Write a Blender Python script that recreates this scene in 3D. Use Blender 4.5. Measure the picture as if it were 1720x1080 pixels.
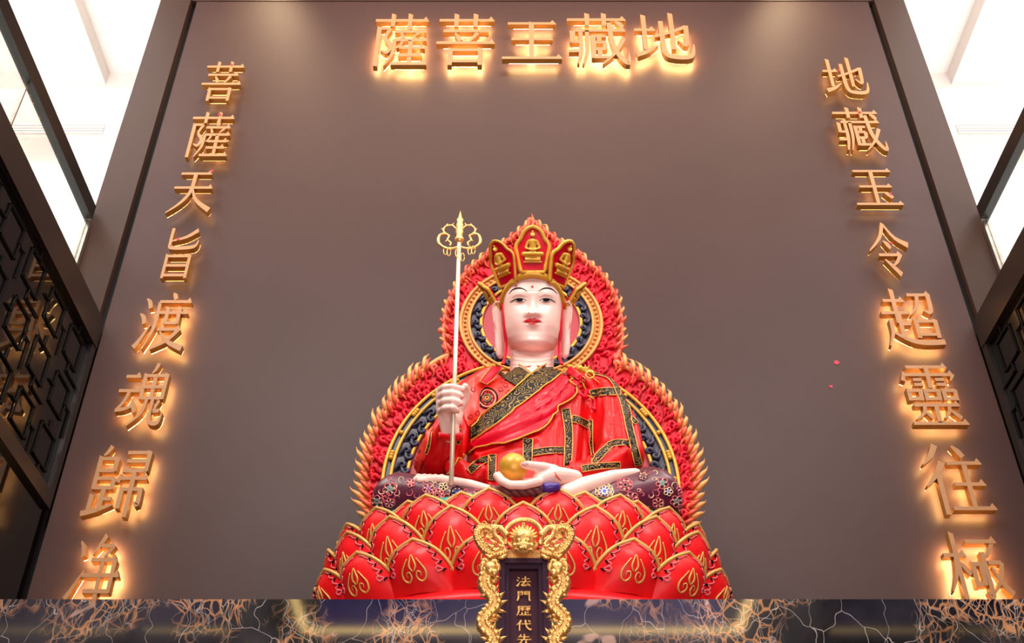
import bpy, bmesh, math, random
import numpy as np
from mathutils import Vector, Matrix, noise
from mathutils.bvhtree import BVHTree
from mathutils.geometry import delaunay_2d_cdt

random.seed(7)
sc = bpy.context.scene
for o in list(bpy.data.objects): bpy.data.objects.remove(o)
COL = sc.collection
PI = math.pi

# ------------------------------------------------------------------ camera
F = 1861.0; TH = math.radians(37.9)
CAM = Vector((-0.1675, -6.0, 1.6))
cd = bpy.data.cameras.new('camera'); cam = bpy.data.objects.new('camera', cd); COL.objects.link(cam)
cam.location = CAM; cam.rotation_euler = (PI/2+TH, 0, 0)
cd.sensor_width = 36; cd.lens = F/1720*36; cd.clip_start = .05; cd.clip_end = 200
sc.camera = cam
# ------------------------------------------------------------------ world, exposure
wd = bpy.data.worlds.new('world'); sc.world = wd; wd.use_nodes = True
wd.node_tree.nodes['Background'].inputs[0].default_value = (1.0, .86, .76, 1)
wd.node_tree.nodes['Background'].inputs[1].default_value = .22
sc.view_settings.view_transform = 'Standard'; sc.view_settings.look = 'None'
sc.view_settings.exposure = 0.0; sc.view_settings.gamma = 1.0; sc.view_settings.use_curve_mapping = False

def area(name, loc, target, size, power, color=(1, .9, .8), size_y=None, spread=180):
    l = bpy.data.lights.new(name, 'AREA'); l.energy = power; l.color = color; l.size = size
    if size_y: l.shape = 'RECTANGLE'; l.size_y = size_y
    l.spread = math.radians(spread)
    o = bpy.data.objects.new(name, l); COL.objects.link(o); o.location = loc
    o.rotation_euler = (Vector(target)-Vector(loc)).to_track_quat('-Z', 'Y').to_euler(); return o
def spot(name, loc, target, power, angle, color=(1, .8, .6), blend=.8, radius=.08):
    l = bpy.data.lights.new(name, 'SPOT'); l.energy = power; l.color = color
    l.spot_size = math.radians(angle); l.spot_blend = blend; l.shadow_soft_size = radius
    o = bpy.data.objects.new(name, l); COL.objects.link(o); o.location = loc
    o.rotation_euler = (Vector(target)-Vector(loc)).to_track_quat('-Z', 'Y').to_euler(); return o

area('hall_key_light', (-1.9, -6.0, 8.3), (0, -1.5, 4.3), 2.2, 330, (1, .93, .88))
area('hall_fill_light', (2.6, -5.6, 8.0), (0, -1.5, 4.3), 2.2, 230, (1, .90, .86))
area('hall_front_light', (.6, -7.0, 2.0), (0, -1.6, 4.2), 3.4, 150, (1, .88, .86))
spot('statue_spot', (0.3, -4.6, 10.4), (-.05, -1.6, 4.4), 480, 34, (1, .86, .76), 1.0, .5)
area('wall_wash', (0, -2.2, 10.9), (0, 0, 7.4), 5.0, 150, (1, .74, .60), .5)
spot('corner_spot', (-2.45, -.75, 10.9), (-2.35, 0, 8.9), 120, 52, (1, .72, .42), 1.0)
spot('corner_spot', (2.45, -.75, 10.9), (2.35, 0, 8.9), 120, 52, (1, .72, .42), 1.0)
for sx in (-1, 1):
    area('gallery_light', (sx*4.9, -1.2, 10.6), (sx*4.9, -1.2, 0), 2.4, 200, (1, .95, .9), 7)
    area('gallery_uplight', (sx*4.9, -1.0, 6.6), (sx*4.9, -.6, 12), 2.2, 150, (1, .95, .92), 6)

# ------------------------------------------------------------------ pixel helpers (1720 x 1080 frame)
cT, sT = math.cos(TH), math.sin(TH)
def ray(px, py):
    x = (px-860)/F; y = (540-py)/F
    return Vector((x, cT-y*sT, sT+y*cT))
def W(px, py, Y):
    d = ray(px, py); return CAM + d*((Y-CAM.y)/d.y)
def WX(px, py, X):
    d = ray(px, py); return CAM + d*((X-CAM.x)/d.x)
def proj(p):
    v = Vector(p)-CAM
    zc = v.y*cT+v.z*sT; yc = -v.y*sT+v.z*cT
    return 860+F*v.x/zc, 540-F*yc/zc
def S(px, py, Y):                                   # metres per pixel there
    d = ray(px, py); return ((Y-CAM.y)/d.y)/F
def proj_np(V):
    v = V-np.array(CAM)
    zc = v[:, 1]*cT+v[:, 2]*sT; yc = -v[:, 1]*sT+v[:, 2]*cT
    return np.stack([860+F*v[:, 0]/zc, 540-F*yc/zc], 1)

# ------------------------------------------------------------------ materials
def srgb(c):
    def f(u):
        u /= 255.; return u/12.92 if u <= .04045 else ((u+.055)/1.055)**2.4
    return (f(c[0]), f(c[1]), f(c[2]), 1)
def mat(name, c, rough=.5, metal=0., var=.12, scale=14, bump=.0, bscale=60, coat=0., emit=None, es=0., spec=.5):
    m = bpy.data.materials.new(name); m.use_nodes = True; nt = m.node_tree; N = nt.nodes; L = nt.links
    b = N['Principled BSDF']; b.inputs['Roughness'].default_value = rough; b.inputs['Metallic'].default_value = metal
    b.inputs['Coat Weight'].default_value = coat; b.inputs['Coat Roughness'].default_value = .12
    b.inputs['Specular IOR Level'].default_value = spec
    c = srgb(c)
    tc = N.new('ShaderNodeTexCoord'); nz = N.new('ShaderNodeTexNoise'); nz.inputs['Scale'].default_value = scale
    nz.inputs['Detail'].default_value = 4
    L.new(tc.outputs['Object'], nz.inputs['Vector'])
    cr = N.new('ShaderNodeValToRGB'); cr.color_ramp.elements[0].position = .3; cr.color_ramp.elements[1].position = .7
    cr.color_ramp.elements[0].color = tuple(x*(1-var) for x in c[:3])+(1,)
    cr.color_ramp.elements[1].color = tuple(min(1, x*(1+var)) for x in c[:3])+(1,)
    L.new(nz.outputs['Fac'], cr.inputs['Fac']); L.new(cr.outputs['Color'], b.inputs['Base Color'])
    if bump:
        n2 = N.new('ShaderNodeTexNoise'); n2.inputs['Scale'].default_value = bscale; L.new(tc.outputs['Object'], n2.inputs['Vector'])
        bp = N.new('ShaderNodeBump'); bp.inputs['Strength'].default_value = bump; bp.inputs['Distance'].default_value = .01
        L.new(n2.outputs['Fac'], bp.inputs['Height']); L.new(bp.outputs['Normal'], b.inputs['Normal'])
    if emit:
        b.inputs['Emission Color'].default_value = srgb(emit); b.inputs['Emission Strength'].default_value = es
    return m
M = {}
M['wall'] = mat('brown_laminate', (66, 45, 42), .5, 0, .07, 1.2, .04, 220, spec=.3)
M['strip'] = mat('brown_metal_panel', (60, 41, 33), .45, .0, .05, 1.5, .03, 180, spec=.25)
M['black'] = mat('black_metal', (12, 10, 10), .35, 0, .1)
M['lattice'] = mat('matt_black_lattice', (8, 6, 6), .6, spec=.15)
M['beam'] = mat('dark_bronze_beam', (30, 22, 20), .35, .1, .1)
M['white'] = mat('white_plaster', (246, 240, 236), .7, 0, .02)
M['offwhite'] = mat('offwhite_panel', (226, 220, 214), .6, 0, .02)
M['vent'] = mat('grey_vent', (190, 184, 180), .5, 0, .05)
M['chrome'] = mat('brushed_steel', (190, 180, 172), .25, 1)
M['floor'] = mat('floor_stone', (120, 105, 92), .3, 0, .2, 2)
M['ceil'] = mat('ceiling_plaster', (150, 138, 128), .8, 0, .05)
M['letter'] = mat('gold_letter', (178, 130, 86), .5, .0, .06, 8)
M['letter_side'] = mat('gold_letter_side', (160, 108, 44), .4, .2, .06, 8)
M['skin'] = mat('painted_skin', (246, 202, 190), .35, 0, .015, 6, coat=.1)
M['robe'] = mat('red_robe_paint', (214, 5, 12), .42, 0, .1, 5, coat=.1, spec=.22)
M['mantle'] = mat('crimson_mantle_paint', (208, 2, 38), .42, 0, .12, 4, coat=.1, spec=.22)
M['shirt'] = mat('vermilion_paint', (236, 48, 34), .4, 0, .1, 8, coat=.15)
M['lining'] = mat('dark_red_lining', (170, 14, 24), .5)
M['petal'] = mat('lotus_red_paint', (228, 20, 26), .42, 0, .14, 6, coat=.1, spec=.22)
M['halo'] = mat('halo_crimson_paint', (208, 14, 40), .5, 0, .2, 12, .1, 50, spec=.3)
M['halo_o'] = mat('halo_orange_paint', (222, 84, 52), .45, 0, .15, 14, coat=.1)
M['halo_disc'] = mat('halo_disc_red', (166, 26, 44), .5, 0, .06)
M['flame'] = mat('flame_ochre_paint', (232, 158, 88), .42, 0, .15, 10)
M['navy'] = mat('navy_paint', (44, 42, 66), .42, 0, .2, 20)
M['gold'] = mat('gold_paint', (214, 158, 50), .36, .2, .12, 20)
M['gold_l'] = mat('pale_gold_line', (216, 160, 84), .4, .3, .1)
M['ochre'] = mat('ochre_paint', (214, 140, 66), .42, .15, .1)
M['leaf'] = mat('bright_gold_leaf', (238, 184, 108), .3, .65, .12, 40, .25, 130)
M['pink'] = mat('pink_line_paint', (232, 110, 120), .5)
M['cream'] = mat('cream_paint', (240, 214, 170), .45)
M['steel'] = mat('pale_champagne_steel', (236, 214, 186), .3, .3, .05)
M['trouser'] = mat('plum_trouser_paint', (88, 30, 52), .32, 0, .2, 9, coat=.1)
M['teal'] = mat('teal_paint', (30, 150, 135), .4)
M['blue'] = mat('cobalt_paint', (20, 70, 190), .35)
M['purple'] = mat('purple_paint', (66, 32, 130), .4)
M['rope'] = mat('brown_rope_paint', (126, 62, 62), .5)
M['ink'] = mat('black_paint', (8, 5, 6), .6, spec=.1)
M['eyewhite'] = mat('eye_white', (250, 246, 240), .3)
M['lip'] = mat('lip_red', (222, 26, 34), .35, coat=.1)
M['hair'] = mat('dark_cap', (120, 20, 26), .5)
M['tablet'] = mat('tablet_lacquer', (60, 28, 40), .45, 0, .05, spec=.2)
M['tframe'] = mat('tablet_frame_lacquer', (48, 18, 38), .38, 0, .08, spec=.3)
M['green'] = mat('jade_green', (70, 110, 86), .4)
M['confetti'] = mat('pink_confetti', (226, 30, 70), .5)
M['led_hi'] = mat('led_bright', (255, 200, 130), .5, emit=(255, 212, 138), es=95)
M['led_mid'] = mat('led_medium', (255, 200, 130), .5, emit=(255, 208, 126), es=50)
M['led_lo'] = mat('led_soft', (255, 200, 130), .5, emit=(255, 198, 110), es=11)

def brocade():
    m = mat('black_gold_brocade', (20, 16, 18), .5, spec=.2); nt = m.node_tree; N = nt.nodes; L = nt.links; b = N['Principled BSDF']
    tc = N.new('ShaderNodeTexCoord')
    v = N.new('ShaderNodeTexVoronoi'); v.inputs['Scale'].default_value = 26
    wv = N.new('ShaderNodeMath'); wv.operation = 'SINE'
    mu = N.new('ShaderNodeMath'); mu.operation = 'MULTIPLY'; mu.inputs[1].default_value = 24
    L.new(tc.outputs['Object'], v.inputs['Vector']); L.new(v.outputs['Distance'], mu.inputs[0]); L.new(mu.outputs[0], wv.inputs[0])
    cr = N.new('ShaderNodeValToRGB'); cr.color_ramp.elements[0].position = .74; cr.color_ramp.elements[1].position = .96
    cr.color_ramp.elements[0].color = srgb((14, 12, 14)); cr.color_ramp.elements[1].color = srgb((176, 140, 70))
    L.new(wv.outputs[0], cr.inputs['Fac']); L.new(cr.outputs['Color'], b.inputs['Base Color'])
    return m
M['brocade'] = brocade()
def marble():
    m = bpy.data.materials.new('dark_veined_marble'); m.use_nodes = True; nt = m.node_tree; N = nt.nodes; L = nt.links
    b = N['Principled BSDF']; b.inputs['Roughness'].default_value = .045; b.inputs['Specular IOR Level'].default_value = .8
    tc = N.new('ShaderNodeTexCoord')
    def nz(scale, det, dist=0.):
        n = N.new('ShaderNodeTexNoise'); n.inputs['Scale'].default_value = scale; n.inputs['Detail'].default_value = det
        n.inputs['Distortion'].default_value = dist; L.new(tc.outputs['Object'], n.inputs['Vector']); return n
    warp = nz(7, 2)
    mixv = N.new('ShaderNodeMixRGB'); mixv.blend_type = 'ADD'; mixv.inputs[0].default_value = .13
    L.new(tc.outputs['Object'], mixv.inputs[1]); L.new(warp.outputs['Color'], mixv.inputs[2])
    def edge(scale, w, seed):
        mp = N.new('ShaderNodeMapping'); mp.inputs['Location'].default_value = (seed, seed*2, 0); mp.inputs['Scale'].default_value = (1.4, 1, .8)
        L.new(mixv.outputs[0], mp.inputs['Vector'])
        v = N.new('ShaderNodeTexVoronoi'); v.feature = 'DISTANCE_TO_EDGE'; v.inputs['Scale'].default_value = scale
        L.new(mp.outputs[0], v.inputs['Vector'])
        r = N.new('ShaderNodeMapRange'); r.inputs[1].default_value = 0; r.inputs[2].default_value = w
        r.inputs[3].default_value = 1; r.inputs[4].default_value = 0; L.new(v.outputs['Distance'], r.inputs[0]); return r.outputs[0]
    base = nz(2.2, 5)
    cr = N.new('ShaderNodeValToRGB'); cr.color_ramp.elements[0].position = .35; cr.color_ramp.elements[1].position = .7
    cr.color_ramp.elements[0].color = srgb((12, 11, 13)); cr.color_ramp.elements[1].color = srgb((66, 62, 66))
    L.new(base.outputs['Fac'], cr.inputs['Fac'])
    cur = cr.outputs['Color']
    msk = nz(3.1, 3)
    mr = N.new('ShaderNodeMapRange'); mr.inputs[1].default_value = .45; mr.inputs[2].default_value = .55; L.new(msk.outputs['Fac'], mr.inputs[0])
    for sc_, w, seed, col, masked in ((6.5, .008, 3, (176, 164, 158), False), (8, .010, 17, (150, 142, 142), True), (15, .018, 9, (190, 156, 128), True), (22, .10, 14, (186, 130, 88), True), (11, .010, 21, (190, 178, 172), True)):
        e = edge(sc_, w, seed)
        if masked:
            mm = N.new('ShaderNodeMath'); mm.operation = 'MULTIPLY'; L.new(e, mm.inputs[0]); L.new(mr.outputs[0], mm.inputs[1]); e = mm.outputs[0]
        mx = N.new('ShaderNodeMixRGB'); mx.inputs[2].default_value = srgb(col); L.new(e, mx.inputs[0]); L.new(cur, mx.inputs[1]); cur = mx.outputs[0]
    pt = nz(4.4, 2, .6)
    pr = N.new('ShaderNodeMapRange'); pr.inputs[1].default_value = .66; pr.inputs[2].default_value = .675; L.new(pt.outputs['Fac'], pr.inputs[0])
    mx = N.new('ShaderNodeMixRGB'); mx.inputs[2].default_value = srgb((164, 134, 120)); L.new(pr.outputs[0], mx.inputs[0]); L.new(cur, mx.inputs[1])
    L.new(mx.outputs[0], b.inputs['Base Color'])
    return m
M['marble'] = marble()
def glass():
    m = bpy.data.materials.new('clear_glass'); m.use_nodes = True; nt = m.node_tree; N = nt.nodes; L = nt.links
    N.remove(N['Principled BSDF']); out = N['Material Output']
    t = N.new('ShaderNodeBsdfTransparent'); t.inputs[0].default_value = (.93, .97, .96, 1)
    g = N.new('ShaderNodeBsdfGlossy'); g.inputs['Roughness'].default_value = .02
    fr = N.new('ShaderNodeFresnel'); ge = N.new('ShaderNodeNewGeometry'); ir = N.new('ShaderNodeMapRange')
    ir.inputs[3].default_value = 1.5; ir.inputs[4].default_value = 1/1.5      # back faces: Fresnel node inverts the index
    L.new(ge.outputs['Backfacing'], ir.inputs[0]); L.new(ir.outputs[0], fr.inputs[0])
    nz = N.new('ShaderNodeTexNoise'); nz.inputs['Scale'].default_value = 2
    mx = N.new('ShaderNodeMixShader'); L.new(fr.outputs[0], mx.inputs[0]); L.new(t.outputs[0], mx.inputs[1]); L.new(g.outputs[0], mx.inputs[2])
    L.new(mx.outputs[0], out.inputs['Surface']); return m
M['glass'] = glass()
M['darkglass'] = mat('dark_mirror_glass', (10, 9, 9), .04, 0, .1, spec=.5)
M['darkglass'].node_tree.nodes['Principled BSDF'].inputs['IOR'].default_value = 1.42

# ------------------------------------------------------------------ mesh helpers
def mesh_obj(name, verts, faces, m, parent=None, smooth=True, kind=None, label=None):
    me = bpy.data.meshes.new(name); me.from_pydata([tuple(v) for v in verts], [], faces)
    bm = bmesh.new(); bm.from_mesh(me); bmesh.ops.recalc_face_normals(bm, faces=bm.faces); bm.to_mesh(me); bm.free()
    if smooth: me.polygons.foreach_set('use_smooth', [True]*len(me.polygons))
    for mm in (m if isinstance(m, (list, tuple)) else [m]): me.materials.append(mm)
    o = bpy.data.objects.new(name, me); COL.objects.link(o)
    if parent:
        o.parent = parent
        if parent.type == 'EMPTY' or True: o.matrix_parent_inverse = parent.matrix_world_inv if False else PINV.get(parent.name, Matrix())
    if kind: o['kind'] = kind
    if label: o['label'] = label
    return o
PINV = {}
def empty(name, loc, label, cat, group=None):
    o = bpy.data.objects.new(name, None); COL.objects.link(o); o.location = loc; o.empty_display_size = .1
    PINV[o.name] = Matrix.Translation(-Vector(loc))
    return tag(o, label, cat, group)
def tag(o, label, cat, group=None):
    o['label'] = label; o['category'] = cat
    if group: o['group'] = group
    return o
class MB:
    def __init__(s): s.v = []; s.f = []
    def add(s, v, f):
        n = len(s.v); s.v += [Vector(a) for a in v]; s.f += [tuple(i+n for i in q) for q in f]; return s
    def box(s, a, b, bev=0):
        x0, y0, z0 = [min(a[i], b[i]) for i in range(3)]; x1, y1, z1 = [max(a[i], b[i]) for i in range(3)]
        return s.add([(x0, y0, z0), (x1, y0, z0), (x1, y1, z0), (x0, y1, z0), (x0, y0, z1), (x1, y0, z1), (x1, y1, z1), (x0, y1, z1)],
                     [(0, 3, 2, 1), (4, 5, 6, 7), (0, 1, 5, 4), (1, 2, 6, 5), (2, 3, 7, 6), (3, 0, 4, 7)])
    def tube(s, pts, rad, seg=6, flat=1., up=None, cap=True):
        pts = [Vector(p) for p in pts]; n = len(pts)
        if not isinstance(rad, (list, tuple)): rad = [rad]*n
        T = [(pts[min(i+1, n-1)]-pts[max(i-1, 0)]) for i in range(n)]
        T = [t.normalized() if t.length > 1e-9 else Vector((0, 0, 1)) for t in T]
        ref = Vector(up) if up else Vector((0, -1, 0.01))
        if abs(T[0].dot(ref.normalized())) > .95: ref = Vector((1, 0, 0.01))
        a = (ref-T[0]*ref.dot(T[0])).normalized(); V = []
        for i in range(n):
            a = a-T[i]*a.dot(T[i])
            a = a.normalized() if a.length > 1e-6 else T[i].orthogonal().normalized()
            b = T[i].cross(a)
            for k in range(seg):
                t = 2*PI*k/seg; V.append(pts[i]+a*(math.cos(t)*rad[i]*flat)+b*(math.sin(t)*rad[i]))
        Fc = [(i*seg+k, i*seg+(k+1) % seg, (i+1)*seg+(k+1) % seg, (i+1)*seg+k) for i in range(n-1) for k in range(seg)]
        if cap: Fc += [tuple(range(seg-1, -1, -1)), tuple((n-1)*seg+k for k in range(seg))]
        return s.add(V, Fc)
    def ball(s, c, r, seg=12, ring=8, sc3=(1, 1, 1), rot=None):
        V = []; c = Vector(c)
        for i in range(ring+1):
            ph = PI*i/ring
            for k in range(seg):
                t = 2*PI*k/seg
                p = Vector((math.sin(ph)*math.cos(t)*r*sc3[0], math.sin(ph)*math.sin(t)*r*sc3[1], math.cos(ph)*r*sc3[2]))
                if rot: p = rot @ p
                V.append(c+p)
        Fc = [(i*seg+k, (i+1)*seg+k, (i+1)*seg+(k+1) % seg, i*seg+(k+1) % seg) for i in range(ring) for k in range(seg)]
        s.add(V, Fc); return s
    def slab(s, pts, thick):                       # polygon (3d pts) extruded by vector
        n = len(pts); t = Vector(thick); P = [Vector(p) for p in pts]
        return s.add(P+[p+t for p in P], [tuple(range(n)), tuple(range(2*n-1, n-1, -1))]+[(i, (i+1) % n, n+(i+1) % n, n+i) for i in range(n)])
    def build(s, name, m, parent=None, **k):
        return mesh_obj(name, s.v, s.f, m, parent, **k)
def merge(o, d=1e-5):
    bm = bmesh.new(); bm.from_mesh(o.data); bmesh.ops.remove_doubles(bm, verts=bm.verts, dist=d)
    bmesh.ops.recalc_face_normals(bm, faces=bm.faces); bm.to_mesh(o.data); bm.free(); return o
def smooth_pts(pts, k=5):                           # Catmull-Rom through tuples
    P = [Vector(p) for p in pts]; out = []
    if len(P) < 3: return [P[0].lerp(P[-1], i/k) for i in range(k+1)]
    for i in range(len(P)-1):
        p0 = P[max(i-1, 0)]; p1 = P[i]; p2 = P[i+1]; p3 = P[min(i+2, len(P)-1)]
        for j in range(k):
            t = j/k
            out.append(.5*((2*p1)+(p2-p0)*t+(2*p0-5*p1+4*p2-p3)*t*t+(3*p1-p0-3*p2+p3)*t*t*t))
    out.append(P[-1]); return out
def capsule(mb, a, b, ra, rb, sa=(1, 1, 1), seg=14):
    a = Vector(a); b = Vector(b); n = 7; pts = []; rr = []
    d = (b-a).normalized(); L = (b-a).length
    for i in range(5):
        t = PI/2*(1-i/4); pts.append(a-d*ra*math.sin(t)); rr.append(max(ra*math.cos(t), .001))
    for i in range(1, n):
        pts.append(a.lerp(b, i/n)); rr.append(ra+(rb-ra)*i/n)
    for i in range(5):
        t = PI/2*(i/4); pts.append(b+d*rb*math.sin(t)); rr.append(max(rb*math.cos(t), .001))
    mb.tube(pts, rr, seg)
def chain(mb, P, seg=14):
    for i in range(len(P)-1): capsule(mb, P[i][0], P[i+1][0], P[i][1], P[i+1][1], seg=seg)
def remesh(mb, vox, sm=6, fac=.5):
    me = bpy.data.meshes.new('tmp'); me.from_pydata([tuple(v) for v in mb.v], [], mb.f)
    bm = bmesh.new(); bm.from_mesh(me); bmesh.ops.remove_doubles(bm, verts=bm.verts, dist=1e-5); bmesh.ops.recalc_face_normals(bm, faces=bm.faces); bm.to_mesh(me); bm.free()
    o = bpy.data.objects.new('tmp', me); COL.objects.link(o)
    r = o.modifiers.new('r', 'REMESH'); r.mode = 'VOXEL'; r.voxel_size = vox
    s = o.modifiers.new('s', 'SMOOTH'); s.factor = fac; s.iterations = sm
    dg = bpy.context.evaluated_depsgraph_get(); e = o.evaluated_get(dg); m2 = e.to_mesh()
    V = np.array([v.co[:] for v in m2.vertices]); Fc = [tuple(p.vertices) for p in m2.polygons]
    Nn = np.array([v.normal[:] for v in m2.vertices])
    e.to_mesh_clear(); bpy.data.objects.remove(o); bpy.data.meshes.remove(me)
    return V, Fc, Nn
def segdist(P, A, B):
    ab = B-A; t = np.clip(((P-A)@ab)/max(ab@ab, 1e-9), 0, 1); return np.linalg.norm(P-(A+t[:, None]*ab), axis=1)
def folds(V, Nn, lst):
    P = proj_np(V); out = V.copy(); face = np.clip(-Nn[:, 1]*1.4, 0, 1)
    for pts, w, amp in lst:
        q = [np.array(p[:2]) for p in smooth_pts([(a, b, 0) for a, b in pts], 4)]
        d = np.full(len(P), 1e9)
        for i in range(len(q)-1): d = np.minimum(d, segdist(P, q[i][:2], q[i+1][:2]))
        out += Nn*(amp*np.exp(-(d/w)**2)*face)[:, None]
    return out
def bvh(V, Fc): return BVHTree.FromPolygons([Vector(v) for v in V], Fc)
def cast(tree, px, py, off=.004):
    d = ray(px, py).normalized(); h = tree.ray_cast(CAM, d)
    if h[0] is None:
        return None
    n = h[1]
    if n.dot(d) > 0: n = -n
    return h[0]+n*off, n
def line_on(mb, tree, pts, r, off=.002, k=5, seg=5, taper=False):
    q = smooth_pts([(a, b, 0) for a, b in pts], k); out = []
    for p in q:
        h = cast(tree, p[0], p[1], off)
        if h: out.append(h[0])
    if len(out) > 1:
        n = len(out); rr = [r*(math.sin(PI*min(max(i/(n-1), .06), .94))**.6 if taper else 1) for i in range(n)]
        mb.tube(out, rr, seg)
def patch(name, tree, poly, m, parent, off=.004, step=5, thick=.006, label=None):
    poly = [Vector((p[0], p[1])) for p in poly]; n = len(poly)
    b = []
    for i in range(n):
        a, c = poly[i], poly[(i+1) % n]; k = max(1, int((c-a).length/step))
        b += [a.lerp(c, j/k) for j in range(k)]
    nb = len(b); xs = [p.x for p in b]; ys = [p.y for p in b]
    pts = list(b)
    def inside(p):
        r = False; j = nb-1
        for i in range(nb):
            if (b[i].y > p.y) != (b[j].y > p.y) and p.x < (b[j].x-b[i].x)*(p.y-b[i].y)/(b[j].y-b[i].y)+b[i].x: r = not r
            j = i
        return r
    y = min(ys)+step/2
    while y < max(ys):
        x = min(xs)+step/2
        while x < max(xs):
            p = Vector((x, y))
            if inside(p) and min((p-q).length for q in b) > step*.45: pts.append(p)
            x += step
        y += step
    res = delaunay_2d_cdt(pts, [], [list(range(nb))], 1, 1e-4)
    V2, F2 = res[0], res[2]
    V = []; ok = []
    for p in V2:
        h = cast(tree, p.x, p.y, off)
        ok.append(h is not None); V.append(h if h else (Vector(), Vector()))
    Fc = []
    for f in F2:
        if all(ok[i] for i in f):
            q = [V[i][0] for i in f]
            if max((q[i]-q[(i+1) % 3]).length for i in range(3)) < step*.02: Fc.append(tuple(f))
    bm = bmesh.new(); bv = [bm.verts.new(v[0]) for v in V]
    for f in Fc:
        try: bm.faces.new([bv[i] for i in f])
        except ValueError: pass
    for v in [v for v in bm.verts if not v.link_faces]: bm.verts.remove(v)
    if not bm.faces: bm.free(); return None
    bmesh.ops.recalc_face_normals(bm, faces=bm.faces)
    bm.normal_update()
    be = [e for e in bm.edges if e.is_boundary]
    g = bmesh.ops.extrude_edge_only(bm, edges=be)
    for e in g['geom']:
        if isinstance(e, bmesh.types.BMVert): e.co += (e.co-CAM).normalized()*thick
    bmesh.ops.recalc_face_normals(bm, faces=bm.faces)
    me = bpy.data.meshes.new(name); bm.to_mesh(me); bm.free(); me.materials.append(m)
    me.polygons.foreach_set('use_smooth', [True]*len(me.polygons))
    o = bpy.data.objects.new(name, me); COL.objects.link(o); o.parent = parent; o.matrix_parent_inverse = PINV.get(parent.name, Matrix())
    if label: o['label'] = label
    return o
def struct(o): o['kind'] = 'structure'; return o
def strip(pts, w):                                   # px centreline -> px polygon
    q = [p.to_2d() for p in smooth_pts([(a, b, 0) for a, b in pts], 3)] if len(pts) > 2 else [Vector(p) for p in pts]
    L, R = [], []
    for i, p in enumerate(q):
        t = (q[min(i+1, len(q)-1)]-q[max(i-1, 0)]).normalized(); n = Vector((-t.y, t.x))
        ww = w if not isinstance(w, (list, tuple)) else w[0]+(w[1]-w[0])*i/(len(q)-1)
        L.append(p+n*ww/2); R.append(p-n*ww/2)
    return L+R[::-1]

# ================================================================== SETTING
XL = W(176, 520, 0).x; XR = W(1632, 520, 0).x         # panel edges (groove)
XOL = W(161, 350, 0).x; XOR = W(1640, 350, 0).x       # pillar outer edges
ZT = W(860, 3, 0).z
bx = lambda name, a, b, m, **k: MB().box(a, b).build(name, m, smooth=False, **k)
back = struct(bx('wall_back', (XL+.03, 0, 0), (XR-.03, .25, ZT), M['wall']))
struct(bx('trim_1', (XL-.02, .0, ZT+.012), (XR+.02, .25, 11.3), M['strip']))
struct(bx('trim_2', (XOL, -.02, 0), (XL-.02, .3, 11.3), M['strip']))
struct(bx('trim_3', (XR+.02, -.02, 0), (XOR, .3, 11.3), M['strip']))
struct(bx('trim_4', (XL-.03, .05, 0), (XL+.04, .3, 11.3), M['black']))
struct(bx('trim_5', (XR-.04, .05, 0), (XR+.03, .3, 11.3), M['black']))
struct(bx('floor', (-8, -24, -.1), (8, 3, 0), M['floor']))
struct(bx('ceiling', (XOL, -24, 11.3), (XOR, .4, 11.5), M['ceil']))

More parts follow.
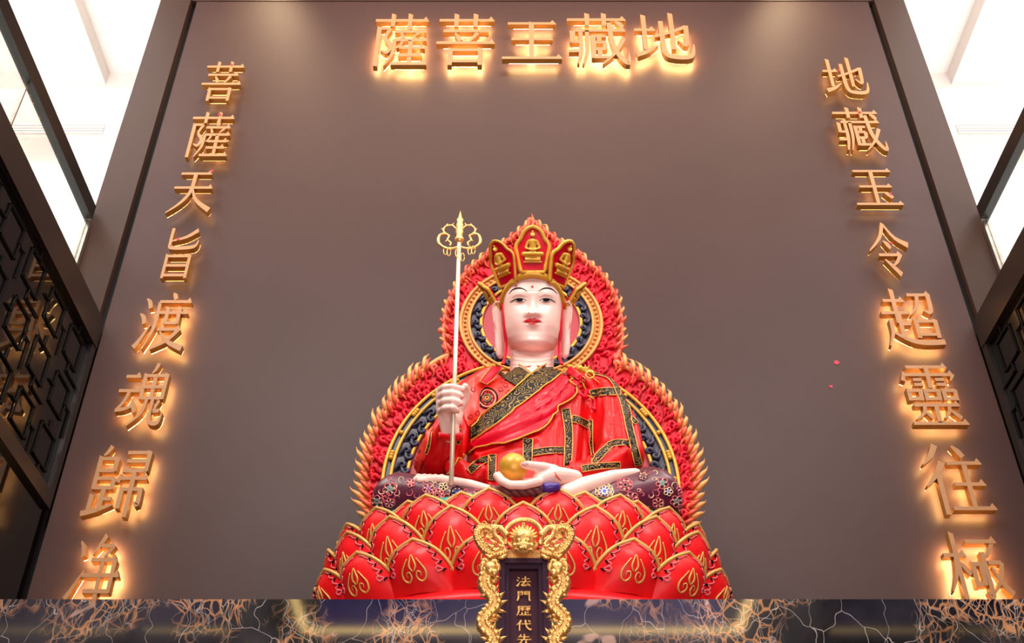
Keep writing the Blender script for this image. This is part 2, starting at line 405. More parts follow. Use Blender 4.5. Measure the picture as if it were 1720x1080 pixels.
def side(sx):
    X0 = XL if sx < 0 else XR; XO = XOL if sx < 0 else XOR
    nm = 'left' if sx < 0 else 'right'
    if sx < 0:
        zt = W(158, 545, 0).z; zb = W(150, 590, 0).z; zl = W(69, 835, 0).z
    else:
        zt = W(1655, 545, 0).z; zb = W(1655, 590, 0).z; zl = W(1729, 835, 0).z
    # glossy dark wall with lattice
    struct(bx('wall_'+nm, (X0, -14, 0), (X0+sx*.18, 0, zt-.03), M['darkglass']))
    b = tag(bx('fascia_beam', (X0-sx*.035, -14, zb), (X0+sx*.2, -.03, zt), M['beam']),
            'dark bronze gallery edge beam on the %s above the lattice panel' % nm, 'beam')
    lo = tag(bx('lower_rail', (X0-sx*.03, -14, zl-.1), (X0+sx*.05, -.03, zl), M['beam']),
             'dark bottom rail of the %s lattice panel' % nm, 'rail')
    st = tag(bx('corner_stile', (X0-sx*.03, -.09, zl), (X0, -.03, zb), M['beam']), 'dark upright of the %s lattice beside the main wall' % nm, 'stile')
    # lattice : cracked-ice style fret of black bars
    lat = empty('lattice_screen', (X0, -2, zl), 'black fretwork lattice over dark mirror glass on the %s side wall' % nm, 'screen')
    cell = .30; xl = X0-sx*.004
    y = -.3; rows = int((zb-zl)/cell); zl0 = zl; zl = zl+.004
    cell = (zb-zl)/rows
    for j in range(int(7/cell)):
        for i in range(rows):
            y0 = -.1-j*cell; z0 = zl+i*cell
            mb = MB(); c = (y0-cell/2, z0+cell/2); r = cell*.3
            def bar(p, q): mb.box((xl, min(p[0], q[0])-.005, min(p[1], q[1])-.005), (xl-sx*.008, max(p[0], q[0])+.005, max(p[1], q[1])+.005))
            sq = [(c[0]-r, c[1]-r), (c[0]+r, c[1]-r), (c[0]+r, c[1]+r), (c[0]-r, c[1]+r)]
            for k in range(4): bar(sq[k], sq[(k+1) % 4])
            if (i+j) % 2:
                bar((y0, c[1]), (c[0]+r, c[1])); bar((c[0]-r, c[1]), (y0-cell, c[1]))
                bar((y0, z0), (y0, c[1]))
            else:
                bar((c[0], z0), (c[0], c[1]-r)); bar((c[0], c[1]+r), (c[0], z0+cell))
                bar((c[0], z0), (y0, z0))
            mb.build('lattice_bar', M['lattice'], lat, smooth=False)
    # gallery
    struct(bx('trim_%d' % (6 if sx < 0 else 7), (X0+sx*.2, -14, zt-.3), (XO+sx*3.4, 3.4, zt-.02), M['offwhite']))
    struct(bx('wall_gallery_'+nm, (XO+sx*3.4, -14, zt-.3), (XO+sx*3.5, 3.4, 11.4), M['white']))
    yb = 2.6
    struct(bx('wall_gallery_end_'+nm, (XO-sx*.05, yb, zt-.3), (XO+sx*3.4, yb+.2, 11.4), M['white']))
    zc = W(100, 232, yb).z
    struct(bx('ceiling_gallery_'+nm, (XO-sx*.02, -14, 11.2), (XO+sx*3.4, 3.4, 11.4), M['white']))
    struct(bx('ceiling_bulkhead_'+nm, (XO-sx*.02, 1.9, zc+.02), (XO+sx*3.4, yb, 11.2), M['white']))
    struct(bx('ceiling_beam_'+nm, (XO+sx*1.3, -14, 11.0), (XO+sx*1.75, 1.9, 11.2), M['offwhite']))
    # vent
    v = empty('air_vent', (XO+sx*1, 1.89, zc+.3), 'long slatted air grille on the white %s gallery bulkhead' % nm, 'vent')
    z1 = W(100, 212, 1.9).z; z0 = W(100, 229, 1.9).z
    xa = W(180 if sx < 0 else 1602, 220, 1.9).x
    xa, xb = (xa, xa+sx*2.4)
    MB().box((xa, 1.875, z0), (xb, 1.9, z1)).build('grille_frame', M['offwhite'], v, smooth=False)
    for k in range(4):
        zz = z0+(z1-z0)*(k+.5)/4
        MB().box((xa+sx*.02, 1.85, zz-.02), (xb, 1.878, zz+.008)).build('slat', M['vent'], v, smooth=False)
    # door panels on the end wall
    for k in range(3):
        x0 = XO+sx*(.35+k*.95); d = empty('wall_panel', (x0, yb-.02, zt), 'pale framed panel number %d from the pillar on the %s gallery end wall' % (k+1, nm), 'panel')
        MB().box((x0, yb-.03, zt), (x0+sx*.8, yb+.01, zt+2.2)).build('frame', M['offwhite'], d, smooth=False)
        for r_ in range(3):
            MB().box((x0+sx*.08, yb-.06, zt+.1+r_*.7), (x0+sx*.72, yb-.025, zt+.7+r_*.7)).build('raised_panel', M['vent'] if r_ == 1 else M['white'], d, smooth=False)
    # balustrade
    bal = empty('glass_balustrade', (XO, -3, zt), 'glass balustrade with thick black handrail on the %s gallery' % nm, 'balustrade')
    pr = WX(168, 360, XOL) if sx < 0 else WX(1632, 360, XOR)
    zr = W(165 if sx < 0 else 1635, 352, -.05).z
    rail = MB(); h = .05
    rail.box((XO-.03, -10, zr-.11), (XO+.03, -.06, zr+.02)).build('handrail', M['black'], bal, smooth=False)
    MB().box((XO-.025, -.07, zt-.2), (XO+.025, -.03, zr-.12)).build('wall_channel', M['chrome'], bal, smooth=False)
    jy = WX(54, 120, XOL).y if sx < 0 else -3.4
    ed = [-.07, jy+.004, jy-.004, 2*jy, 2*jy-.008, -10]
    for k in range(0, 6, 2):
        MB().box((XO-.006, ed[k+1], zt-.1), (XO+.006, ed[k], zr-.07)).build('glass_pane', M['glass'], bal, smooth=False)
    MB().box((XO-.009, jy-.006, zt-.1), (XO+.009, jy+.006, zr-.08)).build('pane_joint', M['chrome'], bal, smooth=False)
side(-1); side(1)

# ceiling cove behind the viewer, mirrored in the polished altar
cove = empty('cove_light', (0, -16, 10.6), 'warm strip cove light framing a violet ceiling panel', 'light')
M['cove'] = mat('cove_led', (255, 220, 150), .5, emit=(255, 214, 140), es=10)
M['violet'] = mat('violet_glow_panel', (80, 70, 130), .5, emit=(98, 84, 170), es=1.6)
MB().box((-3.6, -17.1, 8.98), (3.6, -16.95, 9.02)).build('led_strip', M['cove'], cove, smooth=False)
for s_ in (-1, 1): MB().slab([(s_*3.6, -17.1, 9.0), (s_*3.75, -17.1, 9.0), (s_*4.7, -16.4, 11.2), (s_*4.55, -16.4, 11.2)], (0, .1, 0)).build('led_strip', M['cove'], cove, smooth=False)
MB().box((-3.5, -17.4, 9.0), (3.5, -17.3, 11.3)).build('glow_panel', M['violet'], cove, smooth=False)

# ================================================================== ALTAR
YA = -2.5
ZA = W(860, 1006.5, YA).z
alt = empty('altar_counter', (0, YA/2, 0), 'dark polished marble altar counter with pale veins below the statue', 'counter')
MB().box((XL+.02, YA, ZA-.9), (XR-.02, -.01, ZA)).build('marble_front', M['marble'], alt, smooth=False)
MB().box((XL+.02, YA+.02, 0), (XR-.02, -.01, ZA-.9)).build('plinth', M['black'], alt, smooth=False)
YT = -2.78

# ================================================================== CHARACTERS
def dot(a, b, c, d): return ('s', [(a, b), ((a+c)/2+1, (b+d)/2-1), (c, d)], [2, 9, 7])
G = {
'王': [('h', 12, 90, 14), ('h', 18, 84, 50), ('h', 3, 98, 92), ('v', 50, 12, 90)],
'玉': [('h', 12, 90, 12), ('h', 18, 84, 50), ('h', 4, 98, 92), ('v', 48, 12, 90), dot(64, 64, 80, 78)],
'天': [('h', 16, 86, 10), ('h', 8, 94, 42), ('s', [(50, 10), (47, 50), (30, 76), (2, 98)], [9, 8, 6, 2]), ('s', [(50, 44), (64, 70), (98, 92)], [4, 7, 11])],
'令': [('s', [(50, 2), (34, 30), (3, 54)], [9, 7, 2]), ('s', [(50, 4), (70, 30), (98, 44)], [4, 7, 11]), dot(40, 36, 54, 50), ('h', 22, 74, 62), ('s', [(74, 60), (62, 74), (50, 82)], [8, 6, 3]), ('s', [(34, 70), (50, 84), (64, 98)], [3, 8, 10])],
'地': [('h', 2, 36, 36), ('v', 18, 6, 76), ('s', [(2, 86), (20, 80), (38, 68)], [10, 7, 2]), ('s', [(34, 50), (60, 42), (88, 30)], [5, 5, 7]), ('s', [(88, 28), (87, 50), (84, 68), (72, 58)], [8, 8, 7, 2]), ('v', 64, 2, 76), ('s', [(47, 18), (47, 60), (49, 80), (58, 90), (90, 90), (97, 66)], [8, 8, 8, 8, 8, 2])],
'菩': [('h', 4, 98, 12), ('v', 33, 0, 26), ('v', 66, 0, 26), ('h', 12, 88, 34), ('s', [(32, 38), (37, 46), (41, 54)], [3, 7, 8]), ('s', [(70, 37), (62, 48), (57, 54)], [8, 5, 2]), ('h', 1, 99, 57), ('v', 25, 68, 100), ('v', 75, 68, 100), ('b', 25, 75, 71), ('b', 25, 75, 92)],
'薩': [('h', 1, 98, 12), ('v', 33, 0, 24), ('v', 64, 0, 24), ('v', 9, 26, 100), ('b', 9, 28, 28), ('s', [(30, 28), (22, 46), (33, 60), (27, 74), (16, 70)], [7, 5, 8, 6, 2]), dot(60, 20, 66, 30), ('h', 38, 94, 34), ('s', [(50, 37), (53, 42), (55, 47)], [3, 6, 6]), ('s', [(82, 36), (76, 42), (71, 47)], [6, 4, 2]), ('h', 38, 96, 50), ('s', [(39, 50), (37, 76), (24, 99)], [7, 6, 2]), ('s', [(54, 53), (50, 60), (44, 66)], [6, 4, 2]), ('h', 48, 94, 65), ('h', 48, 90, 79), ('v', 68, 52, 94), ('h', 36, 99, 95)],
'藏': [('h', 1, 98, 12), ('v', 34, 0, 24), ('v', 62, 0, 24), ('h', 14, 96, 34), ('v', 8, 36, 58), ('b', 8, 22, 56), ('s', [(22, 28), (22, 70), (16, 98)], [7, 7, 3]), ('b', 2, 22, 74), ('s', [(33, 34), (32, 70), (24, 99)], [7, 6, 2]), ('v', 42, 44, 88), ('b', 42, 64, 45), ('b', 42, 62, 57), ('b', 42, 62, 70), ('b', 42, 66, 86), ('v', 52, 45, 56), ('v', 61, 57, 70), ('v', 52, 70, 86), ('s', [(70, 18), (74, 60), (84, 84), (97, 98), (99, 78)], [8, 8, 8, 7, 1]), ('s', [(92, 50), (78, 76), (56, 99)], [8, 6, 2]), dot(80, 16, 92, 28)],
'旨': [('s', [(88, 4), (60, 18), (24, 26)], [9, 6, 3]), ('s', [(20, 0), (20, 30), (26, 40), (84, 38), (94, 24)], [8, 8, 7, 7, 2]), ('v', 20, 54, 100), ('v', 80, 54, 100), ('b', 20, 80, 57), ('b', 20, 80, 75), ('b', 20, 80, 94)],
'渡': [('s', [(6, 8), (14, 15), (18, 26)], [2, 8, 8]), ('s', [(0, 36), (8, 42), (13, 54)], [2, 8, 8]), ('s', [(2, 96), (10, 86), (26, 56)], [9, 8, 2]), dot(58, -2, 66, 10), ('h', 34, 99, 14), ('s', [(35, 14), (34, 60), (20, 99)], [7, 7, 2]), ('h', 38, 96, 34), ('v', 54, 24, 54), ('v', 78, 24, 54), ('b', 54, 78, 53), ('h', 42, 88, 64), ('s', [(86, 63), (66, 84), (36, 99)], [8, 6, 2]), ('s', [(48, 68), (68, 86), (99, 98)], [3, 7, 10])],
'魂': [('h', 8, 38, 18), ('h', 0, 44, 42), ('s', [(22, 44), (16, 60), (4, 74)], [7, 6, 5]), ('s', [(2, 74), (20, 72), (38, 66)], [6, 6, 4]), dot(30, 56, 42, 78), ('s', [(70, -4), (66, 6), (60, 13)], [8, 6, 2]), ('v', 48, 14, 56), ('v', 92, 14, 56), ('b', 48, 92, 17), ('b', 48, 92, 36), ('b', 48, 92, 54), ('v', 69, 17, 56), ('s', [(62, 54), (56, 78), (32, 99)], [7, 6, 2]), ('s', [(74, 54), (74, 86), (80, 94), (94, 94), (99, 78)], [7, 7, 7, 7, 2]), ('s', [(88, 58), (80, 76)], [6, 4]), ('s', [(79, 76), (92, 74)], [5, 6])],
'歸': [('s', [(26, -2), (20, 8), (15, 12)], [8, 6, 3]), ('v', 11, 14, 62), ('b', 11, 40, 17), ('v', 40, 16, 36), ('b', 11, 40, 35), ('b', 11, 42, 46), ('v', 42, 46, 62), ('b', 11, 42, 60), ('v', 29, 62, 92), ('b', 29, 46, 76), ('v', 11, 70, 92), ('s', [(0, 97), (24, 92), (50, 84)], [8, 7, 3]), ('b', 56, 94, 8), ('v', 94, 6, 36), ('b', 58, 94, 21), ('b', 54, 96, 35), ('s', [(54, 40), (50, 52)], [4, 8]), ('h', 52, 99, 46), ('v', 75, 38, 102), ('v', 60, 60, 90), ('b', 60, 92, 62), ('s', [(92, 60), (92, 84), (84, 80)], [8, 8, 2])],
'净': [('s', [(8, 6), (16, 14), (20, 26)], [2, 8, 9]), ('s', [(2, 80), (8, 74), (28, 44)], [9, 8, 2]), ('s', [(6, 80), (8, 96)], [8, 8]), ('s', [(58, -2), (50, 10), (38, 24)], [9, 7, 2]), ('b', 52, 76, 12), ('s', [(78, 10), (70, 20), (62, 26)], [8, 6, 3]), ('h', 38, 88, 30), ('v', 86, 30, 72), ('h', 26, 100, 50), ('b', 36, 88, 70), ('s', [(62, 30), (62, 92), (58, 98), (46, 88)], [8, 8, 7, 2])],
'超': [('h', 8, 46, 20), ('v', 27, 0, 60), ('h', 0, 50, 42), ('v', 30, 42, 86), ('b', 30, 48, 62), ('s', [(14, 54), (12, 78), (2, 99)], [8, 6, 3]), ('s', [(14, 76), (40, 90), (66, 94), (100, 93)], [4, 7, 9, 9]), ('h', 54, 96, 10), ('s', [(72, 10), (67, 30), (52, 46)], [7, 6, 2]), ('s', [(92, 8), (90, 40), (78, 38)], [8, 8, 3]), ('v', 58, 54, 86), ('v', 92, 54, 86), ('b', 58, 92, 57), ('b', 58, 92, 80)],
'靈': [('h', 14, 88, 5), ('s', [(8, 13), (4, 28)], [4, 8]), ('h', 6, 97, 18), ('s', [(96, 17), (89, 28)], [7, 3]), ('v', 50, 4, 40), ('b', 22, 38, 26), ('b', 22, 38, 34), ('b', 62, 78, 26), ('b', 62, 78, 34), ('b', 8, 30, 44), ('b', 8, 30, 57), ('v', 9, 42, 60), ('v', 29, 42, 60), ('b', 38, 62, 44), ('b', 38, 62, 57), ('v', 39, 42, 60), ('v', 61, 42, 60), ('b', 70, 92, 44), ('b', 70, 92, 57), ('v', 71, 42, 60), ('v', 91, 42, 60), ('h', 12, 92, 67), ('v', 50, 66, 95), ('s', [(30, 68), (26, 80), (10, 90)], [7, 5, 2]), ('s', [(26, 76), (34, 82), (40, 88)], [2, 6, 6]), ('s', [(74, 68), (70, 80), (60, 88)], [7, 5, 2]), ('s', [(72, 74), (80, 80), (90, 88)], [2, 6, 7]), ('h', 3, 99, 96)],
'往': [('s', [(30, -2), (20, 14), (4, 28)], [10, 8, 2]), ('s', [(34, 24), (22, 42), (2, 60)], [10, 8, 2]), ('v', 24, 40, 101), ('s', [(56, 0), (64, 8), (70, 17)], [3, 9, 9]), ('h', 42, 96, 26), ('h', 46, 94, 57), ('h', 34, 100, 92), ('v', 68, 26, 92)],
'極': [('h', 0, 38, 28), ('v', 21, -2, 102), ('s', [(20, 30), (14, 54), (1, 76)], [7, 6, 2]), ('s', [(24, 38), (30, 44), (38, 54)], [2, 7, 7]), ('h', 42, 94, 10), ('s', [(88, 10), (78, 24), (68, 30)], [7, 6, 3]), ('s', [(66, 24), (66, 82), (58, 76)], [8, 8, 2]), ('v', 45, 38, 70), ('b', 45, 58, 40), ('v', 58, 38, 68), ('b', 45, 58, 66), ('b', 72, 94, 38), ('s', [(94, 38), (86, 60), (70, 78)], [7, 6, 2]), ('s', [(76, 44), (86, 64), (100, 80)], [3, 7, 9]), ('h', 38, 100, 94)],
'法': [dot(6, 6, 20, 20), dot(0, 34, 14, 46), ('s', [(2, 96), (12, 84), (24, 56)], [12, 9, 3]), ('h', 36, 92, 24), ('v', 62, 2, 50), ('h', 26, 100, 50), ('s', [(60, 52), (48, 70), (34, 86)], [9, 8, 8]), ('s', [(34, 88), (58, 88), (84, 80)], [8, 8, 8]), dot(74, 66, 94, 96)],
'門': [('s', [(14, 6), (13, 70), (4, 98)], [9, 9, 7]), ('v', 88, 6, 92), ('s', [(88, 90), (96, 98)], [10, 8]), ('b', 14, 42, 9), ('b', 14, 42, 23), ('b', 14, 42, 37), ('v', 42, 8, 38), ('b', 58, 88, 9), ('b', 58, 88, 23), ('b', 58, 88, 37), ('v', 58, 8, 38)],
'歷': [('h', 8, 96, 8), ('s', [(16, 8), (15, 60), (2, 99)], [9, 9, 5]), ('h', 24, 56, 26), ('v', 40, 16, 54), ('s', [(38, 28), (24, 48)], [7, 3]), ('s', [(42, 30), (54, 42)], [3, 7]), ('h', 60, 94, 26), ('v', 77, 16, 54), ('s', [(75, 28), (62, 48)], [7, 3]), ('s', [(79, 30), (92, 44)], [3, 7]), ('v', 60, 56, 92), ('v', 38, 68, 92), ('b', 60, 84, 72), ('h', 18, 100, 93)],
'代': [('s', [(32, 2), (20, 26), (2, 46)], [10, 9, 4]), ('v', 20, 30, 100), ('h', 32, 98, 38), ('s', [(60, 2), (66, 56), (82, 84), (100, 92)], [9, 9, 10, 12]), dot(78, 6, 92, 22)],
'先': [('s', [(30, 4), (24, 18), (12, 32)], [9, 7, 3]), ('h', 22, 86, 26), ('v', 52, 2, 50), ('h', 4, 98, 52), ('s', [(36, 54), (28, 80), (2, 98)], [9, 8, 6]), ('s', [(64, 54), (66, 86), (98, 92)], [9, 9, 12])],
}
def stroke_polys(s, wt):
    k = s[0]
    if k == 'h':
        _, a, b, y = s; t = 2.6*wt
        return [[(a, y-t), (b-9, y-t), (b-5, y-t-5), (b+1, y+t*.6), (b, y+t), (a, y+t)]]
    if k == 'b':
        _, a, b, y = s; t = 2.6*wt; return [[(a, y-t), (b, y-t), (b, y+t), (a, y+t)]]
    if k == 'v':
        _, x, y0, y1 = s; t = 3.6*wt; return [[(x-t, y0-2), (x+t+1, y0+1), (x+t, y1), (x-t, y1)]]
    _, pts, ws = s
    q = smooth_pts([(a, b, 0) for a, b in pts], 4); n = len(q); out = []
    L = []; R = []
    for i, p in enumerate(q):
        t = (q[min(i+1, n-1)]-q[max(i-1, 0)]).normalized(); nn = Vector((-t.y, t.x, 0))
        u = i/(n-1)*(len(ws)-1); j = min(int(u), len(ws)-2) if len(ws) > 1 else 0
        w = (ws[j]+(ws[j+1]-ws[j])*(u-j))*wt*.5
        L.append((p+nn*w)[:2]); R.append((p-nn*w)[:2])
    for i in range(n-1): out.append([L[i], L[i+1], R[i+1], R[i]])
    return out
def glyph(ch, x0, x1, z0, z1, yb, yf, wt, name, parent, led=None, sidemat=None, single=False):
    """strokes extruded between yb (back) and yf (front)"""
    V = []; Fc = []; mi = []; LV = []; LF = []
    for si, s in enumerate(G[ch]):
        eps = .0006*(si % 5); polys = stroke_polys(s, wt)
        P3 = [[(x0+(x1-x0)*p[0]/100, z1-(z1-z0)*p[1]/100) for p in poly] for poly in polys]
        for pi_, poly in enumerate(P3):
            n = len(poly); b = len(V)
            V += [(p[0], yf-eps, p[1]) for p in poly]+[(p[0], yb, p[1]) for p in poly]
            Fc.append(tuple(range(b, b+n))); mi.append(0)
            Fc.append(tuple(range(b+2*n-1, b+n-1, -1))); mi.append(1)
            for i in range(n):
                if len(polys) > 1 and ((i == 1 and pi_ < len(polys)-1) or (i == 3 and pi_ > 0)): continue
                Fc.append((b+i, b+n+i, b+n+(i+1) % n, b+(i+1) % n)); mi.append(1)
            c = Vector((sum(p[0] for p in poly)/n, sum(p[1] for p in poly)/n))
            lb = len(LV); LV += [(c.x+(p[0]-c.x)*.82, yb+.004, c.y+(p[1]-c.y)*.82) for p in poly]; LF.append(tuple(range(lb, lb+n)))
    me = bpy.data.meshes.new(name); me.from_pydata(V, [], Fc)
    bm = bmesh.new(); bm.from_mesh(me)
    if len(bm.verts): bmesh.ops.remove_doubles(bm, verts=bm.verts, dist=1e-6)
    bmesh.ops.recalc_face_normals(bm, faces=bm.faces); bm.to_mesh(me); bm.free()
    me.materials.append(M['letter'] if not single else M['leaf']); me.materials.append(sidemat or M['letter_side'])
    for p in me.polygons: p.material_index = 0 if abs(p.normal.y) > .9 and p.center.y < (yb+yf)/2 else 1
    o = bpy.data.objects.new(name, me); COL.objects.link(o)
    if parent: o.parent = parent; o.matrix_parent_inverse = PINV.get(parent.name, Matrix())
    if led: mesh_obj('led_backlight', LV, LF, M[led], o, smooth=False, label='glowing LED backing')
    return o
def wall_char(ch, bb, led, label, group):
    a, b, t, u = bb; my = (t+u)/2
    x0 = W(a, my, -.1).x; x1 = W(b, my, -.1).x
    z1 = W(860, t, -.1).z; z0 = W(860, u, -.1).z
    slant = 0
    cx = (x0+x1)/2
    # remove the perspective lean from the box width
    lean = abs(W(a, t, -.1).x-W(a, u, -.1).x)*0.85; x0 += lean/2; x1 -= lean/2
    o = glyph(ch, x0, x1, z0, z1, -.055, -.105, 1.0 if (x1-x0) < .5 else 1.0, 'wall_character', None, led)
    tag(o, label, 'character', group)
    for q in ((25, 30), (70, 70)):
        px = x0+(x1-x0)*q[0]/100; pz = z1-(z1-z0)*q[1]/100
    return x0, x1, z0, z1
TOP = [('薩', (622, 724, 25, 112), 'first from the left'), ('菩', (730, 834, 25, 110), 'second from the left'), ('王', (840, 945, 30, 104), 'the middle one'),
       ('藏', (951, 1057, 24, 109), 'second from the right'), ('地', (1061, 1170, 22, 104), 'last on the right')]
for ch, bb, w in TOP: wall_char(ch, bb, 'led_hi', 'large backlit gold character %s in the top row, %s' % (ch, w), 'row of large characters at the top of the wall')
LEFT = [('菩', (332, 413, 105, 170), 'led_lo', 'topmost'), ('薩', (308, 397, 190, 265), 'led_lo', 'second from the top'), ('天', (277, 368, 285, 360), 'led_lo', 'third from the top'),
        ('旨', (260, 342, 384, 468), 'led_lo', 'fourth from the top'), ('渡', (222, 326, 495, 588), 'led_mid', 'fourth from the bottom'), ('魂', (186, 291, 615, 717), 'led_mid', 'third from the bottom'),
        ('歸', (136, 260, 752, 867), 'led_mid', 'second from the bottom'), ('净', (100, 214, 902, 1035), 'led_hi', 'lowest, cut by the altar')]
RIGHT = [('地', (1375, 1463, 97, 162), 'led_lo', 'topmost'), ('藏', (1396, 1490, 182, 254), 'led_lo', 'second from the top'), ('玉', (1421, 1518, 280, 349), 'led_lo', 'third from the top'),
         ('令', (1448, 1538, 374, 464), 'led_lo', 'fourth from the top'), ('超', (1472, 1586, 487, 582), 'led_mid', 'fourth from the bottom'), ('靈', (1508, 1625, 612, 716), 'led_mid', 'third from the bottom'),
         ('往', (1540, 1672, 750, 864), 'led_mid', 'second from the bottom'), ('極', (1578, 1706, 898, 1026), 'led_hi', 'lowest, cut by the altar')]
for lst, sd in ((LEFT, 'left'), (RIGHT, 'right')):
    for ch, bb, led, w in lst: wall_char(ch, bb, led, 'backlit gold character %s in the %s column, %s' % (ch, sd, w), '%s column of wall characters' % sd)
def confetti(px, py, Y, r, lab):
    c = W(px, py, Y); a = random.random()*3
    pts = [c+Vector((math.cos(a+2*PI*i/7)*r*random.uniform(.6, 1.2), 0, math.sin(a+2*PI*i/7)*r*random.uniform(.6, 1.3))) for i in range(7)]
    tag(MB().slab(pts, (0, .004, 0)).build('paper_scrap', M['confetti'], smooth=False), lab, 'scrap', 'pink paper scraps on the wall')
confetti(1405, 609, -.004, .02, 'pink paper scrap on the brown wall right of the statue, upper one')
confetti(1396, 649, -.004, .012, 'pink paper scrap on the brown wall right of the statue, lower smaller one')
for px, py, t in ((389, 108, 'the topmost character of the left column'), (369, 192, 'the second character down the left column'), (356, 287, 'the third character down the left column'), (299, 401, 'the fourth character down the left column'),
               (1410, 118, 'the topmost character of the right column'), (1444, 188, 'the second character down the right column'), (1496, 325, 'the dot of the third right column character'), (1497, 408, 'the fourth character down the right column')):
    confetti(px, py, -.113, .012, 'tiny pink paper scrap stuck on %s' % t)

# ================================================================== LOTUS THRONE
LC = W(877, 900, -1.55); LX, LY = LC.x, -1.55
lotus = empty('lotus_throne', (LX, LY, ZA), 'round red lotus pedestal of gold-edged petals under the seated statue', 'pedestal')
def ell(phi, r, ry=None): return LX+r*math.sin(phi), LY-(ry if ry is not None else r*.60)*math.cos(phi)
def disc_stack(name, prof, m, k=.6, seg=72):
    V = []; 
    for r, z in prof:
        for i in range(seg):
            a = 2*PI*i/seg; V.append((LX+r*math.sin(a), LY-r*k*math.cos(a), z))
    n = len(prof)
    Fc = [(j*seg+i, j*seg+(i+1) % seg, (j+1)*seg+(i+1) % seg, (j+1)*seg+i) for j in range(n-1) for i in range(seg)]
    Fc += [tuple(range(seg)), tuple(range((n-1)*seg, n*seg))]
    return mesh_obj(name, V, Fc, m, lotus)
ZB = W(877, 983, -2.04).z
ZD = W(757, 836, -1.93).z                              # deck the figure sits on
disc_stack('core', [(.60, ZB-.02), (.72, ZB+.02), (.74, ZB+.12), (.74, ZD-.12), (.70, ZD-.03), (.66, ZD)], M['petal'])
disc_stack('seed_deck', [(.70, ZD-.03), (.715, ZD-.012), (.70, ZD+.006)], M['teal'])
disc_stack('base_moulding', [(.70, ZB-.10), (.79, ZB-.10), (.85, ZB-.075), (.86, ZB-.045), (.82, ZB-.01), (.70, ZB)], M['petal'])
disc_stack('foot_plate', [(.80, ZA+.002), (.84, ZA+.01), (.84, ZB-.11), (.76, ZB-.10)], M['purple'])
for k in range(26):                                    # painted cloud scrolls on the foot plate
    a = math.radians(-75+150*k/25); mb = MB(); pts = []
    for j in range(14):
        t = j/13*2.2*PI; r = .012+.014*j/13
        x, y = ell(a+math.cos(t)*r/.84, .842, .842*.6); pts.append((x, y-.002, (ZA+ZB-.1)/2+math.sin(t)*r*1.3))
    mb.tube(pts, .004, 5).build('cloud_scroll', M['blue'] if k % 3 else M['cream'], lotus)

def petal(phi, zt, zb, rt, rb, half, bulge, orn=True):
    """one spoon-shaped petal; returns surface function"""
    tx, ty = math.cos(phi), math.sin(phi)*.6
    tl = math.hypot(tx, ty); tx, ty = tx/tl, ty/tl
    nx, ny = math.sin(phi)*.6, -math.cos(phi); nl = math.hypot(nx, ny); nx, ny = nx/nl, ny/nl
    def P(u, v, off=0):
        w = (1-max(0, (v-.22)/.78)**2.1)**.66 if v < 1 else 0
        r = rb+(rt-rb)*v; x, y = ell(phi, r)
        b = bulge*(1-(u*w)**2*1.0)*math.sin(PI*min(1, v*.86+.10))+off
        curl = .030*max(0, v-.72)/.28*(1-u*u*.4)
        cu = -(u*w)**2*half*.22
        tip = .012*(1-abs(u)) if v > .97 else 0
        return Vector((x+tx*u*w*half+nx*(b+cu-curl*.2), y+ty*u*w*half+ny*(b+cu-curl*.2), zb+(zt-zb)*v+tip))
    n, m_ = 12, 12; V = []; Fc = []
    for side_ in (0, 1):
        for j in range(m_+1):
            for i in range(n+1):
                V.append(P(-1+2*i/n, j/m_, -.016*side_*(1 if 0 < i < n and j < m_ else .3)))
    K = (n+1)*(m_+1)
    for side_ in (0, 1):
        for j in range(m_):
            for i in range(n):
                a = side_*K+j*(n+1)+i; Fc.append((a, a+1, a+n+2, a+n+1))
    for j in range(m_):
        for i in (0, n): a = j*(n+1)+i; Fc.append((a, a+n+1, a+n+1+K, a+K))
    p = mesh_obj('petal', V, Fc, M['petal'], lotus)
    rim = MB(); edge = [P(-1, v/14, .001) for v in range(0, 14)]+[P(u, 1, .001) for u in (0,)]+[P(1, v/14, .001) for v in range(13, -1, -1)]
    rim.tube(edge, [.0085]*len(edge), 6).build('rim', M['gold_l'], p)
    if orn:
        rr = .0032
        for s_ in (-1, 1):
            mb = MB(); pts = []
            for k in range(46):                          # scalloped inner border
                v = .95-.62*k/45; sc_ = abs(math.sin(k/45*PI*4.5))
                u = s_*(.80-.16*sc_) if v < .9 else s_*(.80-.16*sc_)*(1-(v-.9)/.05*.5)
                pts.append(P(u, v, .003))
            e = pts[-1]
            for k in range(8):
                t = k/7*1.5*PI; pts.append(P(s_*(.68-.09*math.sin(t)), .33+.05*(1-math.cos(t)), .003))
            mb.tube(pts, rr, 4).build('scallop_line', M['pink'], p)
            mb = MB()
            for k in range(4):
                v = .84-.14*k; mb.tube([P(s_*.86, v, .003), P(s_*.78, v-.03, .004), P(s_*.74, v-.075, .003)], [.001, .0055, .001], 5)
            mb.build('leaf_stroke', M['ink'], p)
        fl = MB(); cu_, cv = 0, .52                       # flame emblem: three tongues and two spirals
        for s_ in (-1, 1):
            q = smooth_pts([(a, b, 0) for a, b in ((.015, .33), (.09, .42), (.07, .52), (.015, .66))], 3)
            fl.tube([P(s_*a.x, a.y, .004) for a in q], [.0012+.0036*math.sin(PI*min(.95, .15+k/(len(q)-1)*.85)) for k in range(len(q))], 5)
            q = smooth_pts([(a, b, 0) for a, b in ((.15, .58), (.25, .46), (.33, .34), (.30, .22), (.17, .17), (.07, .24), (.11, .33), (.20, .31), (.18, .25))], 3)
            fl.tube([P(s_*a.x, a.y, .004) for a in q], [.0012+.0036*math.sin(PI*min(.95, .1+k/(len(q)-1)*.9)) for k in range(len(q))], 5)
        fl.build('flame_emblem', M['gold_l'], p)
def zat(px, py, Y): return W(px, py, Y).z
D2 = math.radians
